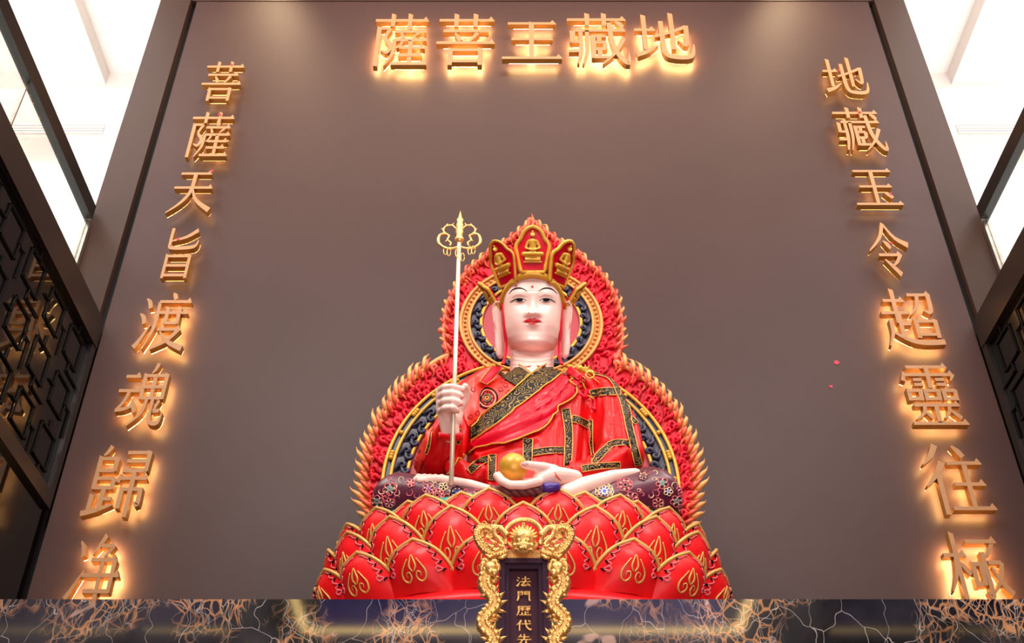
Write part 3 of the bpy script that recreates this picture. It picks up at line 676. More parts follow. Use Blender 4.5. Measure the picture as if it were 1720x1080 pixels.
zA = zat(860, 897, LY-.87*.6); zBt = zat(860, 848, LY-.85*.6); zCt = zat(860, 823, LY-.80*.6)
for phi in (0, 20, -20, 40, -40, 60, -60, 80, -80, 100, -100): petal(D2(phi), zCt+.012, ZD-.22, .745, .72, .135, .03, abs(phi) < 70)
for phi in (10, -10, 30, -30, 50, -50, 70, -70, 90, -90, 110, -110, 130, -130, 150, -150, 170, -170): petal(D2(phi), zCt, ZD-.24, .80, .735, .142, .045, abs(phi) < 80)
for phi in list(range(0, 181, 20))+list(range(-20, -161, -20)): petal(D2(phi), zBt, ZB+.07, .845, .755, .150, .05, abs(phi) < 90)
for phi in list(range(10, 181, 20))+list(range(-10, -171, -20)): petal(D2(phi), zA, ZB-.005, .875, .795, .148, .05, abs(phi) < 100)

# ================================================================== HALO (MANDORLA)
YH = -.95
halo = empty('flame_halo', tuple(W(892, 860, YH)), 'red and ochre carved flame mandorla standing behind the seated statue', 'halo')
OUT_R = [(895, 368), (915, 384), (938, 402), (965, 420), (985, 436), (1005, 452), (1020, 468), (1034, 490), (1043, 512), (1048, 540), (1049, 565), (1046, 588), (1038, 606),
         (1062, 620), (1085, 636), (1108, 656), (1130, 682), (1148, 712), (1162, 745), (1170, 780), (1173, 820), (1170, 860), (1160, 890)]
OUT_L = [(895, 368), (875, 384), (852, 402), (828, 418), (805, 436), (785, 452), (770, 470), (757, 492), (747, 512), (742, 540), (741, 565), (744, 584), (748, 596),
         (728, 606), (706, 622), (684, 642), (660, 668), (640, 698), (624, 730), (613, 765), (608, 800), (608, 835), (614, 870)]
poly = OUT_R+[(1150, 930), (900, 960), (630, 930)]+OUT_L[::-1][:-1]
mb = MB(); mb.slab([W(a, b, YH) for a, b in poly], (0, .07, 0)); mb.build('back_plate', M['halo'], halo, smooth=False)
def hc(cx, cy, r, a, yoff=0, asp=1):
    c = W(cx, cy, YH); s_ = S(cx, cy, YH); return Vector((c.x+r*s_*math.sin(a), YH-yoff, c.z+r*s_*math.cos(a)*asp))
def ring(name, cx, cy, r, rad, m, asp=1., y=.02, a0=0, a1=2*PI, parent=halo, n=72):
    MB().tube([hc(cx, cy, r, a0+(a1-a0)*i/n, y, asp) for i in range(n+1)], rad, 8, flat=.8, cap=True).build(name, m, parent)
def annulus(name, cx, cy, r0, r1, m, asp=1., y=.012, a0=0, a1=2*PI, n=72):
    V = []; 
    for i in range(n+1):
        a = a0+(a1-a0)*i/n
        V += [hc(cx, cy, r0, a, y, asp), hc(cx, cy, r1, a, y, asp), hc(cx, cy, r1, a, -.01, asp), hc(cx, cy, r0, a, -.01, asp)]
    Fc = [(4*i+k, 4*i+(k+1) % 4, 4*i+4+(k+1) % 4, 4*i+4+k) for i in range(n) for k in range(4)]
    return mesh_obj(name, V, Fc, m, halo, smooth=False)
HX, HY = 892, 545
disc = MB().slab([hc(HX, HY, 84, 2*PI*i/48, .012) for i in range(48)], (0, .02, 0)).build('head_disc', M['halo_disc'], halo, smooth=False)
annulus('navy_ring', HX, HY, 84, 105, M['navy'], y=.014); annulus('bead_band', HX, HY, 103, 118, M['ochre'], y=.02)
ring('gold_ring', HX, HY, 84, .010, M['gold'], y=.024); ring('inner_bead_rim', HX, HY, 104, .009, M['ochre'], y=.03); ring('outer_bead_rim', HX, HY, 118, .010, M['ochre'], y=.03)
BX, BY, RO = 891, 812, 248
A0, A1 = -PI*.62, PI*.62
annulus('navy_band', BX, BY, 205, RO, M['navy'], y=.014, a0=A0, a1=A1)
annulus('body_disc', BX, BY, 0.1, 205, M['halo_disc'], y=.008, a0=A0, a1=A1)
for r in (RO, RO-13, 208): ring('gold_ring', BX, BY, r, .010, M['gold'], y=.024, a0=A0, a1=A1)
for g in range(-9, 10):                                 # beads in alternating threes and ones on the outer band
    a = g*PI*.062
    if abs(g) < 3: continue
    for d in ((-.022, 0, .022) if g % 2 else (0,)):
        MB().ball(hc(BX, BY, RO-7, a+d, .03), .013, 10, 6).build('gold_bead', M['gold'], halo)
for k in range(76):
    a = 2*PI*k/76
    if abs((a-PI+PI) % (2*PI)-PI) < D2(28): continue
    MB().ball(hc(HX, HY, 111, a, .026), .0095, 7, 5, (1, 1, 1.1)).build('ochre_bead', M['ochre'], halo)
def scroll(mb, c, size, ang, hand, y0, rad, turns=1.1):
    """a hooked scroll lying in the plate plane: tail then spiral"""
    pts = []; ca, sa = math.cos(ang), math.sin(ang); n = 15
    for k in range(n):
        t = k/(n-1)
        if t < .45: u = t/.45; x, z = hand*.25*math.sin(u*PI)*.6, -1+u*1.1
        else:
            u = (t-.45)/.55; a = u*turns*2*PI; r = .42*(1-.8*u)
            x, z = hand*(.42-r*math.cos(a)), .1+r*math.sin(a)
        pts.append(Vector((c.x+size*(x*ca+z*sa), y0-.008*math.sin(PI*t)-rad*.3, c.z+size*(-x*sa+z*ca))))
    mb.tube(pts, [rad*(.35+.9*math.sin(PI*min(.9, max(.06, k/(n-1))))) for k in range(n)], 6)
nb1 = MB(); random.seed(3)
for k in range(44):
    a = 2*PI*k/44; scroll(nb1, hc(HX, HY, 94+(2.5 if k % 2 else -2.5), a), .034, a+PI/2+(.5 if k % 2 else 2.6), 1 if k % 2 else -1, YH-.02, .0085)
for k in range(54):
    a = A0*.9+(A1-A0)*.9*k/53; scroll(nb1, hc(BX, BY, 221+(4 if k % 2 else -4), a), .046, a+PI/2+(.5 if k % 2 else 2.6), 1 if k % 2 else -1, YH-.02, .0095)
nb1.build('navy_scrollwork', M['navy'], halo, kind='stuff')
def in_poly(x, y, P):
    r = False; j = len(P)-1
    for i in range(len(P)):
        if (P[i][1] > y) != (P[j][1] > y) and x < (P[j][0]-P[i][0])*(y-P[i][1])/(P[j][1]-P[i][1])+P[i][0]: r = not r
        j = i
    return r
def dist_out(x, y):
    b = 1e9; p = np.array([[x, y]], float)
    for L_ in (OUT_L, OUT_R):
        for i in range(len(L_)-1): b = min(b, segdist(p, np.array(L_[i], float), np.array(L_[i+1], float))[0])
    return b
rel = MB(); rel2 = MB(); done = []
for _ in range(9000):
    x, y = random.uniform(595, 1190), random.uniform(372, 920)
    if not in_poly(x, y, poly): continue
    d = dist_out(x, y)
    if d < 5: continue
    c = W(x, y, YH); h0 = W(HX, HY, YH); s0 = S(HX, HY, YH); b0 = W(BX, BY, YH); s1 = S(BX, BY, YH)
    if math.hypot(c.x-h0.x, c.z-h0.z) < 122*s0+.012: continue
    inbody = math.hypot(c.x-b0.x, c.z-b0.z) < (RO+5)*s1 and y > 590
    if inbody: continue
    if any((x-q[0])**2+(y-q[1])**2 < 9.2**2 for q in done): continue
    done.append((x, y))
    cx_, cy_ = (HX, HY) if y < 600 else (BX, BY)
    out = math.atan2(x-cx_, -(y-cy_))
    ang = out*.55+random.uniform(-.5, .5)
    scroll(rel2 if d < 13 else rel, c, random.uniform(.034, .05), ang, random.choice((-1, 1)), YH-.004, random.uniform(.008, .0115), random.uniform(.7, 1.2))
rel.build('flame_relief', M['halo'], halo, kind='stuff'); rel2.build('outer_flame_relief', M['halo_o'], halo, kind='stuff')
def resample(L_, step):
    q = [Vector(p) for p in L_]; out = [q[0].copy()]; acc = 0
    for i in range(len(q)-1):
        d = (q[i+1]-q[i]).length; t = step-acc
        while t < d: out.append(q[i].lerp(q[i+1], t/d)); t += step
        acc = d-(t-step)
    return out
for L_, sd in ((OUT_L, -1), (OUT_R, 1)):
    R_ = resample(L_, 16.0)
    for i, p in enumerate(R_):
        if i == 0 or abs(p.y-604) < 7: continue
        t = (R_[min(i+1, len(R_)-1)]-R_[max(i-1, 0)]).normalized()
        nrm = Vector((t.y, -t.x))*sd
        if nrm.x*sd < 0 and p.y > 500: nrm = -nrm
        lower = p.y > 592; L0 = (34 if lower else 21)*random.uniform(.8, 1.2)
        if abs(p.y-600) < 9 and not lower: L0 *= .8
        up = (-t)                                            # along the edge, upward
        dirv = (up*.9+nrm*(.80 if lower else .50)).normalized(); bow = nrm
        base = p-nrm*7-up*4
        pts = []
        for k in range(7):
            u = k/6; q = base+dirv*L0*u+(bow*4.2-up*1.5)*math.sin(PI*u)
            w = W(q.x, q.y, YH-.005); w.y = YH+.01-.035*math.sin(PI*min(1, u+.15)); pts.append(w)
        sw = .0150 if lower else .0095
        MB().tube(pts, [sw*.8, sw*1.1, sw*.95, sw*.72, sw*.48, sw*.26, .0006], 7, flat=1.3).build('flame', M['flame'] if lower or i % 3 else M['halo_o'], halo)
        if lower or True:
            q0 = base-nrm*6; pts = []
            for k in range(6):
                u = k/5; q = q0+dirv*L0*.8*u+bow*(2.5*math.sin(PI*u*1.2)); w = W(q.x, q.y, YH); w.y = YH-.015-.03*math.sin(PI*min(1, u+.1)); pts.append(w)
            MB().tube(pts, [.008, .011, .009, .006, .0035, .0006], 6).build('inner_flame', M['halo_o'], halo)
MB().tube([W(895+a, b, YH-.01) for a, b in ((0, 396), (-2, 386), (2, 374), (0, 366), (-2, 358))], [.034, .028, .015, .007, .0006], 8).build('apex_flame', M['halo_o'], halo)
for L_ in (OUT_L, OUT_R):
    k0 = 13
    for seg_, nm, m_, rr in ((L_[:k0], 'upper_edge_moulding', 'halo_o', .016), (L_[k0-1:], 'lower_edge_moulding', 'flame', .014)):
        c0 = Vector((892, 700)); q = [Vector(p) for p in seg_]; q = [p+(Vector((892, p.y))-p).normalized()*5 for p in q]
        MB().tube(smooth_pts([W(p.x, p.y, YH-.012) for p in q], 3), rr, 7).build(nm, M[m_], halo)
mb = MB().box((W(892, 900, YH).x-.3, YH-.03, ZA), (W(892, 900, YH).x+.3, YH+.08, W(892, 900, YH).z)); mb.build('support_post', M['black'], halo, smooth=False)

# ================================================================== SEATED FIGURE
fig = empty('seated_statue', tuple(W(893, 836, -1.55)), 'large seated temple statue in red robe and tall panelled crown, on the lotus', 'statue')
def Q(px, py, Y): return W(px, py, Y)
def R_(px, Y, py=700): return px*S(860, py, Y)
# --- robe body
mb = MB()
levels = [(842, 100, .26, -1.52), (810, 112, .27, -1.52), (785, 112, .26, -1.51), (755, 108, .25, -1.49), (725, 108, .24, -1.48), (695, 110, .23, -1.47), (665, 110, .215, -1.46), (645, 100, .20, -1.45), (630, 78, .17, -1.44), (620, 56, .14, -1.43), (612, 44, .11, -1.43)]
seg = 36; V = []; cxb = 898
for py, hw, dp, Y in levels:
    # horizontal ellipse; centre point at front surface height
    c = Q(cxb-(4 if py > 700 else 0), py, Y-dp); r = hw*S(cxb, py, Y)
    for k in range(seg):
        a = 2*PI*k/seg; V.append((c.x+r*math.sin(a), Y-dp*math.cos(a), c.z))
Fc = [(j*seg+k, j*seg+(k+1) % seg, (j+1)*seg+(k+1) % seg, (j+1)*seg+k) for j in range(len(levels)-1) for k in range(seg)]
Fc += [tuple(range(seg)), tuple(range((len(levels)-1)*seg, len(levels)*seg))]
mb.add(V, Fc)
r5 = lambda px: px*.00272
# right-hand (viewer right) mantled arm
chain(mb, [(Q(975, 640, -1.47), r5(28)), (Q(1012, 660, -1.5), r5(33)), (Q(1036, 720, -1.55), r5(40)), (Q(1046, 768, -1.62), r5(38))])
chain(mb, [(Q(1046, 768, -1.62), r5(36)), (Q(1000, 790, -1.78), r5(27)), (Q(962, 800, -1.86), r5(18))])
chain(mb, [(Q(1030, 790, -1.68), r5(20)), (Q(1066, 778, -1.66), r5(12))])
# left-hand (viewer left) arm: shoulder, elbow, raised sleeve
chain(mb, [(Q(822, 640, -1.46), r5(28)), (Q(790, 662, -1.5), r5(30)), (Q(764, 712, -1.58), r5(34)), (Q(740, 772, -1.66), r5(38))])
chain(mb, [(Q(738, 770, -1.68), r5(34)), (Q(752, 735, -1.80), r5(27)), (Q(757, 716, -1.88), r5(20))])
chain(mb, [(Q(712, 785, -1.64), r5(16)), (Q(724, 735, -1.74), r5(12))])
chain(mb, [(Q(770, 792, -1.76), r5(22)), (Q(800, 800, -1.78), r5(20))])
V, Fc, Nn = remesh(mb, .014, 8)
FO = [([(790, 752), (860, 722), (925, 690), (962, 650), (978, 630)], 5, .014), ([(800, 738), (870, 706), (925, 672), (950, 640)], 5, .013), ([(840, 712), (890, 684), (925, 655)], 4, .010), ([(790, 770), (850, 752), (900, 738)], 4, .009),
      ([(1000, 640), (992, 700), (996, 770)], 4, -.02), ([(1016, 650), (1020, 700), (1012, 750)], 5, .012), ([(1036, 665), (1046, 710), (1050, 760)], 5, .012), ([(972, 660), (968, 720), (962, 780)], 5, .012), ([(985, 655), (984, 720), (980, 780)], 4, -.012),
      ([(935, 705), (930, 740), (932, 775)], 5, .008), ([(905, 735), (912, 775)], 4, .007), ([(1060, 700), (1070, 750), (1078, 778)], 4, -.012), ([(1027, 700), (1032, 750)], 3, -.010),
      ([(708, 720), (702, 760), (698, 790)], 4, .012), ([(722, 715), (718, 760), (712, 795)], 4, .012), ([(776, 700), (782, 750), (790, 795)], 4, -.016), ([(768, 740), (758, 775), (740, 796)], 5, .012), ([(800, 700), (796, 640)], 4, .008), ([(745, 740), (735, 775)], 5, -.010), ([(800, 752), (812, 790)], 4, .010), ([(1005, 775), (1035, 752), (1060, 748)], 4, -.008)]
FO = [(a, b, c*1.5) for a, b, c in FO]
V = folds(V, Nn, FO)
robe = mesh_obj('robe', V, Fc, M['robe'], fig)
TR = bvh(V, Fc)
# --- trousers / crossed legs
mb = MB()
chain(mb, [(Q(672, 842, -1.66), r5(48)), (Q(715, 840, -1.74), r5(39)), (Q(780, 848, -1.86), r5(29)), (Q(860, 850, -1.92), r5(23)), (Q(930, 850, -1.92), r5(22))])
chain(mb, [(Q(1092, 838, -1.66), r5(54)), (Q(1050, 842, -1.76), r5(43)), (Q(1000, 852, -1.86), r5(32)), (Q(930, 852, -1.90), r5(22))])
chain(mb, [(Q(690, 836, -1.5), r5(38)), (Q(800, 830, -1.45), r5(40)), (Q(900, 830, -1.4), r5(45)), (Q(1000, 830, -1.45), r5(40)), (Q(1080, 836, -1.5), r5(42))])
V, Fc, Nn = remesh(mb, .013, 6)
V[:, 2] = np.maximum(V[:, 2], ZD+.004)
leg = mesh_obj('trousers', V, Fc, M['trouser'], fig); TL = bvh(V, Fc)
# brocade flowers painted on the knees
def flower(cx, cy, r, petals=6, core='teal', line='pink', rot=0.):
    mb = MB(); o = PI*2/petals
    for k in range(petals):
        a = rot+k*o; pts = []
        for j in range(9):
            t = j/8*2*PI; pts.append((cx+math.cos(a)*r*.6+r*.38*math.cos(a+t), cy+(math.sin(a)*r*.6+r*.38*math.sin(a+t))*.9))
        line_on(mb, TL, pts, .0022, .002, 2, 4)
    if mb.v: mb.build('flower_outline', M[line], leg)
    pp = [(cx+r*.5*math.cos(t*PI/5), cy+r*.45*math.sin(t*PI/5)) for t in range(10)]
    patch('flower_heart', TL, pp, M[core], leg, .003, 3, .003)
    mb = MB()
    for k in range(petals):
        a = rot+k*o+o/2; h = cast(TL, cx+math.cos(a)*r*.62, cy+math.sin(a)*r*.55, .002)
        if h: mb.ball(h[0], .004, 6, 4)
    if mb.v: mb.build('pearl_dots', M['cream'], leg, kind='stuff')
for a in ((655, 822, 12, 5, 'teal'), (634, 843, 12, 5, 'teal'), (655, 845, 9, 6, 'purple'), (690, 812, 8, 5, 'pink'), (735, 832, 12, 8, 'ink'), (768, 828, 12, 7, 'blue', 'ink'), (745, 818, 8, 5, 'ink', 'cream'),
          (720, 822, 10, 6, 'purple'), (795, 836, 9, 6, 'trouser'), (815, 836, 8, 5, 'rope'), (1015, 826, 16, 9, 'blue', 'cream'), (1050, 815, 13, 7, 'ink'), (1060, 838, 13, 6, 'trouser'), (1112, 812, 11, 5, 'teal'), (1136, 842, 11, 5, 'teal'), (1122, 826, 8, 5, 'blue', 'cream'), (1105, 845, 10, 6, 'ink'), (1030, 845, 9, 6, 'ink'), (1080, 800, 9, 6, 'trouser', 'rope'), (1145, 822, 9, 6, 'purple')):
    flower(*a, rot=random.random())
random.seed(11); mb = MB(); mb2 = MB()
for k in range(120):
    side_ = k % 2; cx, cy = (random.uniform(622, 830), random.uniform(805, 865)) if side_ else (random.uniform(990, 1150), random.uniform(790, 870))
    a = random.uniform(0, 6.28); r = random.uniform(4, 8)
    line_on(mb if k % 3 else mb2, TL, [(cx+r*(1-t*.12)*math.cos(a+t*.9), cy+r*(1-t*.12)*math.sin(a+t*.9)) for t in range(6)], .0020, .0015, 2, 4, True)
mb.build('scroll_painting', M['pink'], leg, kind='stuff'); mb2.build('light_scroll_painting', M['cream'], leg, kind='stuff')
# --- feet soles resting on the knees
mb = MB(); chain(mb, [(Q(1068, 794, -1.78), r5(8)), (Q(1030, 801, -1.86), r5(11.5)), (Q(985, 816, -1.92), r5(15)), (Q(952, 829, -1.96), r5(15))])
chain(mb, [(Q(1075, 798, -1.78), r5(6)), (Q(1060, 793, -1.77), r5(5))])
V, Fc, Nn = remesh(mb, .007, 5); mesh_obj('foot', V, Fc, M['skin'], fig)
mb = MB(); chain(mb, [(Q(700, 807, -1.80), r5(7.5)), (Q(740, 806, -1.85), r5(8.5)), (Q(790, 814, -1.90), r5(8)), (Q(835, 826, -1.94), r5(7))])
for i, x in enumerate((703, 713, 722, 731, 742)): capsule(mb, Q(x, 800+i*.2, -1.80), Q(x+2, 807, -1.83), r5(5), r5(5.5))
V, Fc, Nn = remesh(mb, .0055, 3); mesh_obj('foot', V, Fc, M['skin'], fig)
# --- sash and rope at the waist front
mb = MB(); pa, pb = Q(826, 826, -2.0), Q(914, 822, -2.03)
for s_ in range(3):
    pts = []
    for k in range(40):
        t = k/39; c = pa.lerp(pb, t); a = t*14+s_*2*PI/3; pts.append(c+Vector((0, math.cos(a)*.013, math.sin(a)*.013)))
    mb.tube(pts, .016, 7)
mb.build('twisted_cord', M['rope'], fig)
MB().tube([Q(908, 821, -2.03), Q(914, 820, -2.04), Q(932, 818, -2.04), Q(937, 818, -2.03)], [.017, .021, .021, .017], 12).build('sash_wrap', M['purple'], fig)
MB().tube([Q(903, 821, -2.03), Q(909, 821, -2.035)], [.022, .024], 12).build('cord_collar', M['navy'], fig)

# --- painted patches on the robe
cm = patch('crimson_mantle', TR, [(786, 750), (820, 722), (850, 704), (899, 667), (925, 647), (947, 626), (975, 632), (986, 646), (966, 656), (970, 663), (964, 672), (936, 683), (931, 702), (904, 729), (860, 746), (820, 753), (788, 758)], M['mantle'], fig, .014, 4, .02)
patch('shirt_front', TR, [(772, 660), (790, 636), (812, 622), (832, 614), (834, 627), (868, 652), (842, 678), (812, 700), (785, 718), (778, 700)], M['shirt'], fig, .006, 4)
patch('shirt_sleeve', TR, [(716, 705), (704, 735), (696, 775), (694, 790), (704, 796), (714, 770), (722, 740), (728, 718)], M['shirt'], fig, .006, 4)
cl1 = patch('brocade_collar', TR, [(932, 611), (944, 614), (948, 624), (925, 645), (899, 665), (868, 690), (840, 712), (786, 748), (786, 720), (812, 703), (842, 679), (870, 654), (899, 629), (915, 618)], M['brocade'], fig, .016, 4, .02)
cl2 = patch('brocade_collar', TR, [(849, 606), (833, 617), (833, 626), (850, 641), (869, 652), (884, 641), (893, 633), (878, 622), (862, 612)], M['brocade'], fig, .012, 4, .016)
bands = [strip([(949, 688), (955, 730), (953, 785)], 14), strip([(887, 738), (886, 780)], 15), strip([(894, 762), (920, 758), (947, 757)], 11), strip([(960, 704), (975, 708), (990, 717)], 11), strip([(992, 662), (1016, 659), (1041, 659)], 12),
         strip([(988, 623), (1010, 626), (1029, 636), (1046, 670), (1056, 718), (1064, 750), (1071, 781)], 13), strip([(994, 706), (994, 745), (995, 780)], 6), strip([(996, 780), (1012, 760), (1030, 746), (1056, 745)], 10),
         strip([(976, 789), (1004, 784), (1040, 781)], 9), strip([(788, 794), (805, 778), (824, 770)], 12), strip([(828, 764), (827, 808)], 13), strip([(725, 722), (722, 745), (716, 762)], 5), strip([(1059, 702), (1068, 712)], 7),
         strip([(770, 720), (768, 745)], 5)]
for b in bands:
    bo = patch('brocade_band', TR, b, M['brocade'], fig, .005, 4, .006)
    edges = MB(); line_on(edges, TR, b+[b[0]], .0028, .006, 1, 4)
    if edges.v: edges.build('band_piping', M['gold_l'], bo or fig)
pip = MB()
P0 = (lambda *p, **k: line_on(pip, TR, list(p), .0042, .020, 4, 5))
P0((788, 758), (820, 753), (860, 746), (904, 729), (931, 702), (934, 682), (964, 672), (970, 663), (967, 655), (958, 645), (962, 638), (980, 639), (985, 643))
P0((786, 750), (840, 713), (868, 691), (899, 666), (925, 646), (948, 625))
P0((786, 719), (842, 678), (870, 653), (899, 628), (916, 617), (932, 610))
P0((848, 606), (862, 611), (878, 621), (893, 633))
P0((980, 643), (988, 655), (984, 662), (993, 674))
P0((1071, 700), (1078, 735), (1086, 776))
P0((756, 795), (768, 780), (772, 760))
P0((700, 792), (720, 797), (752, 796))
pip.build('gold_piping', M['gold'], fig)
# folded end of the mantle
mb = MB(); q = []
for a, b in ((962, 640), (974, 650), (968, 658), (978, 668), (990, 655), (998, 676), (1001, 690)):
    h = cast(TR, a, b, .012); q.append(h[0] if h else Q(a, b, -1.66))
mb.tube(smooth_pts(q, 4), .014, 6, flat=.5).build('mantle_fold', M['mantle'], fig)
# medallion
for r, m_, w in ((17, 'ink', .0035), (14, 'cream', .0018), (11, 'ink', .002), (6, 'green', .004), (3, 'gold', .003)):
    mb = MB(); line_on(mb, TR, [(820+r*math.cos(t*PI/8), 671+r*math.sin(t*PI/8)) for t in range(17)], w, .010, 1, 5); mb.build('medallion_ring', M[m_], fig)
mb = MB()
for k in range(8): line_on(mb, TR, [(820+6*math.cos(k*PI/4), 671+6*math.sin(k*PI/4)), (820+11*math.cos(k*PI/4), 671+11*math.sin(k*PI/4))], .002, .010, 2, 4)
mb.build('medallion_spokes', M['ink'], fig)
mb = MB()
for cx, cy in ((795, 655), (845, 640), (855, 660), (788, 700), (850, 648), (810, 640), (705, 755), (712, 730), (700, 775), (842, 655), (802, 694)):
    for s_ in (-1, 1): line_on(mb, TR, [(cx+s_*5*math.cos(t*.9)*(1-t*.1), cy+5*math.sin(t*.9)*(1-t*.1)) for t in range(7)], .0022, .009, 2, 4, True)
mb.build('robe_scroll_painting', M['lining'], fig, kind='stuff')
# --- neck, chest
mb = MB()
nk = [(650, 40, -1.46, .11), (632, 38, -1.45, .11), (622, 37, -1.43, .105), (608, 36.5, -1.42, .10), (596, 36.5, -1.41, .095), (575, 36, -1.40, .09), (555, 34, -1.40, .09)]
V = []; seg = 32
for py, hw, Y, dp in nk:
    c = Q(894, py, Y-dp); r = hw*S(894, py, Y)
    for k in range(seg): a = 2*PI*k/seg; V.append((c.x+r*math.sin(a), Y-dp*math.cos(a), c.z))
Fc = [(j*seg+k, j*seg+(k+1) % seg, (j+1)*seg+(k+1) % seg, (j+1)*seg+k) for j in range(len(nk)-1) for k in range(seg)]+[tuple(range(seg)), tuple(range((len(nk)-1)*seg, len(nk)*seg))]
mb.add(V, Fc); neck = mb.build('neck', M['skin'], fig)
TN = bvh(neck.data.vertices and [v.co for v in neck.data.vertices], Fc)
mb = MB()
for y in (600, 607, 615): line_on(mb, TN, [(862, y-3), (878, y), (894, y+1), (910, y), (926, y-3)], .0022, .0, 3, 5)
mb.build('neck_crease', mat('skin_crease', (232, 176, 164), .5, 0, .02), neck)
patch('chest', TR, [(860, 607), (893, 633), (930, 607), (925, 600), (864, 600)], M['skin'], fig, .004, 4)

# --- head
tilt = D2(20); up = Vector((0, -math.sin(tilt), math.cos(tilt))); fw = Vector((0, -math.cos(tilt), -math.sin(tilt))); rt = Vector((1, 0, 0))
HO = W(895, 507, -1.655)-fw*.165
def H(x, y, z): return HO+rt*x+fw*y+up*z
def prof(tab, z):
    for i in range(len(tab)-1):
        if tab[i][0] <= z <= tab[i+1][0]:
            t = (z-tab[i][0])/(tab[i+1][0]-tab[i][0]); t = t*t*(3-2*t) if False else t
            return tab[i][1]+(tab[i+1][1]-tab[i][1])*t
    return tab[0][1] if z < tab[0][0] else tab[-1][1]
WT = [(-.245, .0), (-.238, .046), (-.225, .078), (-.20, .110), (-.165, .134), (-.12, .146), (-.06, .150), (0, .153), (.06, .153), (.12, .148), (.17, .13), (.21, .10), (.24, .0)]
FT = [(-.245, .085), (-.238, .125), (-.225, .147), (-.20, .158), (-.165, .160), (-.12, .162), (-.06, .165), (0, .163), (.06, .168), (.12, .160), (.17, .14), (.21, .10), (.24, .0)]
BT = [(-.245, -.02), (-.2, .06), (-.12, .12), (0, .16), (.12, .16), (.2, .11), (.24, .0)]
g = lambda d, w: math.exp(-(d/w)**2)
def face_pt(u, z):
    w, f, b = prof(WT, z), prof(FT, z), prof(BT, z)
    c, s_ = math.cos(u), math.sin(u)
    e = .80
    x = w*math.copysign(abs(s_)**e, s_); y = (f*abs(c)**e if c > 0 else -b*abs(c)**e)
    if c > 0:
        ax = abs(x); k = 1.0; d = 0
        # nose
        if z < .05:
            tz = (z+.072)/.122; amp = .009+.029*(1-max(0, tz))**1.3 if z > -.072 else .038*g(z+.072, .016)
            d += amp*g(ax, .017+.011*g(z+.066, .028))
        d += .010*g(z+.066, .016)*g(ax-.028, .014)                     # wings
        d -= .011*g(z-.004, .026)*g(ax-.064, .036)                      # sockets
        d += .011*g(z-.006, .013)*g(ax-.062, .026)                      # lids
        d += .006*g(z-.042, .018)*g(ax-.066, .045)                      # brow
        d += .011*g(z+.100, .008)*g(ax, .034)+.012*g(z+.119, .009)*g(ax, .028)-.007*g(z+.110, .004)*g(ax, .04)
        d -= .006*g(z+.088, .008)*g(ax, .009)
        d += .012*g(z+.205, .022)*g(ax, .034)-.006*g(z+.152, .012)*g(ax, .04)
        d += .010*g(z+.10, .055)*g(ax-.075, .045)                       # cheeks
        d -= .002*g(ax-.045-.1*(-.09-z), .010)*g(z+.095, .03)
        y += d
    return x, y, z
nu, nv = 128, 110; V = []
zs = [-.245+.485*(.5-.5*math.cos(PI*j/nv))*.25+.485*(j/nv)*.75 for j in range(nv+1)]
for z in zs:
    for i in range(nu):
        u = -PI+2*PI*i/nu; u = u-.35*math.sin(u); V.append(H(*face_pt(u, z)))
Fc = [(j*nu+i, j*nu+(i+1) % nu, (j+1)*nu+(i+1) % nu, (j+1)*nu+i) for j in range(nv) for i in range(nu)]+[tuple(range(nu)), tuple(range(nv*nu, (nv+1)*nu))]
bmv = np.array([v[:] for v in V])
head = mesh_obj('head', V, Fc, M['skin'], fig); TH_ = bvh(V, Fc)
def fline(name, pts, r, m_, off=.0015, taper=True):
    mb = MB(); line_on(mb, TH_, pts, r, off, 5, 6, taper)
    if mb.v: mb.build(name, M[m_] if isinstance(m_, str) else m_, head)
def zrow(z): return proj(H(0, .165, z))[1]
# features are placed on the surface along lines of sight to their height on the face
fline('eyebrow', [(855, 494), (861, 487), (870, 484), (878, 485), (885, 489)], .0034, 'ink')
fline('eyebrow', [(905, 489), (912, 485), (921, 484), (929, 487), (936, 494)], .0034, 'ink')
for s_, cx in ((-1, 873), (1, 917)):
    e = [(cx-11*1, 504.6), (cx-6, 503.2), (cx, 502.6), (cx+6, 503.2), (cx+11, 504.8), (cx+5, 506.2), (cx-5, 506.2)]
    patch('eye', TH_, e, M['eyewhite'], head, .0012, 2, .002)
    patch('iris', TH_, [(cx-5.5, 502.6), (cx, 502), (cx+5.5, 502.6), (cx+5, 505.8), (cx, 506.6), (cx-5, 505.8)], M['ink'], head, .0032, 1.5, .002)
    fline('upper_lash', [(cx-s_*12, 504.5), (cx-s_*6, 502.4), (cx, 501.8), (cx+s_*7, 502.8), (cx+s_*13, 506), (cx+s_*16, 507.5)], .0027, 'ink', .002)
    fline('lower_lash', [(cx-8, 506.5), (cx, 507.6), (cx+8, 506.5)], .0008, 'ink', .001)
    fline('lid_crease', [(cx-13, 500), (cx-6, 495.5), (cx+2, 494.5), (cx+12, 498)], .0012, mat('lid_crease', (238, 186, 172), .5, 0, .02), .0005)
patch('lips', TH_, [(879, 540), (885, 536), (890, 534), (894, 536), (898, 534), (904, 536), (910, 540), (904, 541.5), (900, 544), (894, 545), (888, 544), (884, 541.5)], M['lip'], head, .0018, 2, .003)
fline('lip_line', [(878, 540.3), (886, 540), (894, 541), (902, 540), (911, 540.3)], .0012, mat('lip_line', (150, 10, 20), .4), .003)
patch('forehead_dot', TH_, [(894+2.1*math.cos(t*PI/4), 481.5+2.1*math.sin(t*PI/4)) for t in range(8)], M['lip'], head, .002, 1.2, .002)
patch('forehead_dot', TH_, [(867+1.6*math.cos(t*PI/4), 480+1.6*math.sin(t*PI/4)) for t in range(8)], M['pink'], head, .0015, 1.2, .002)
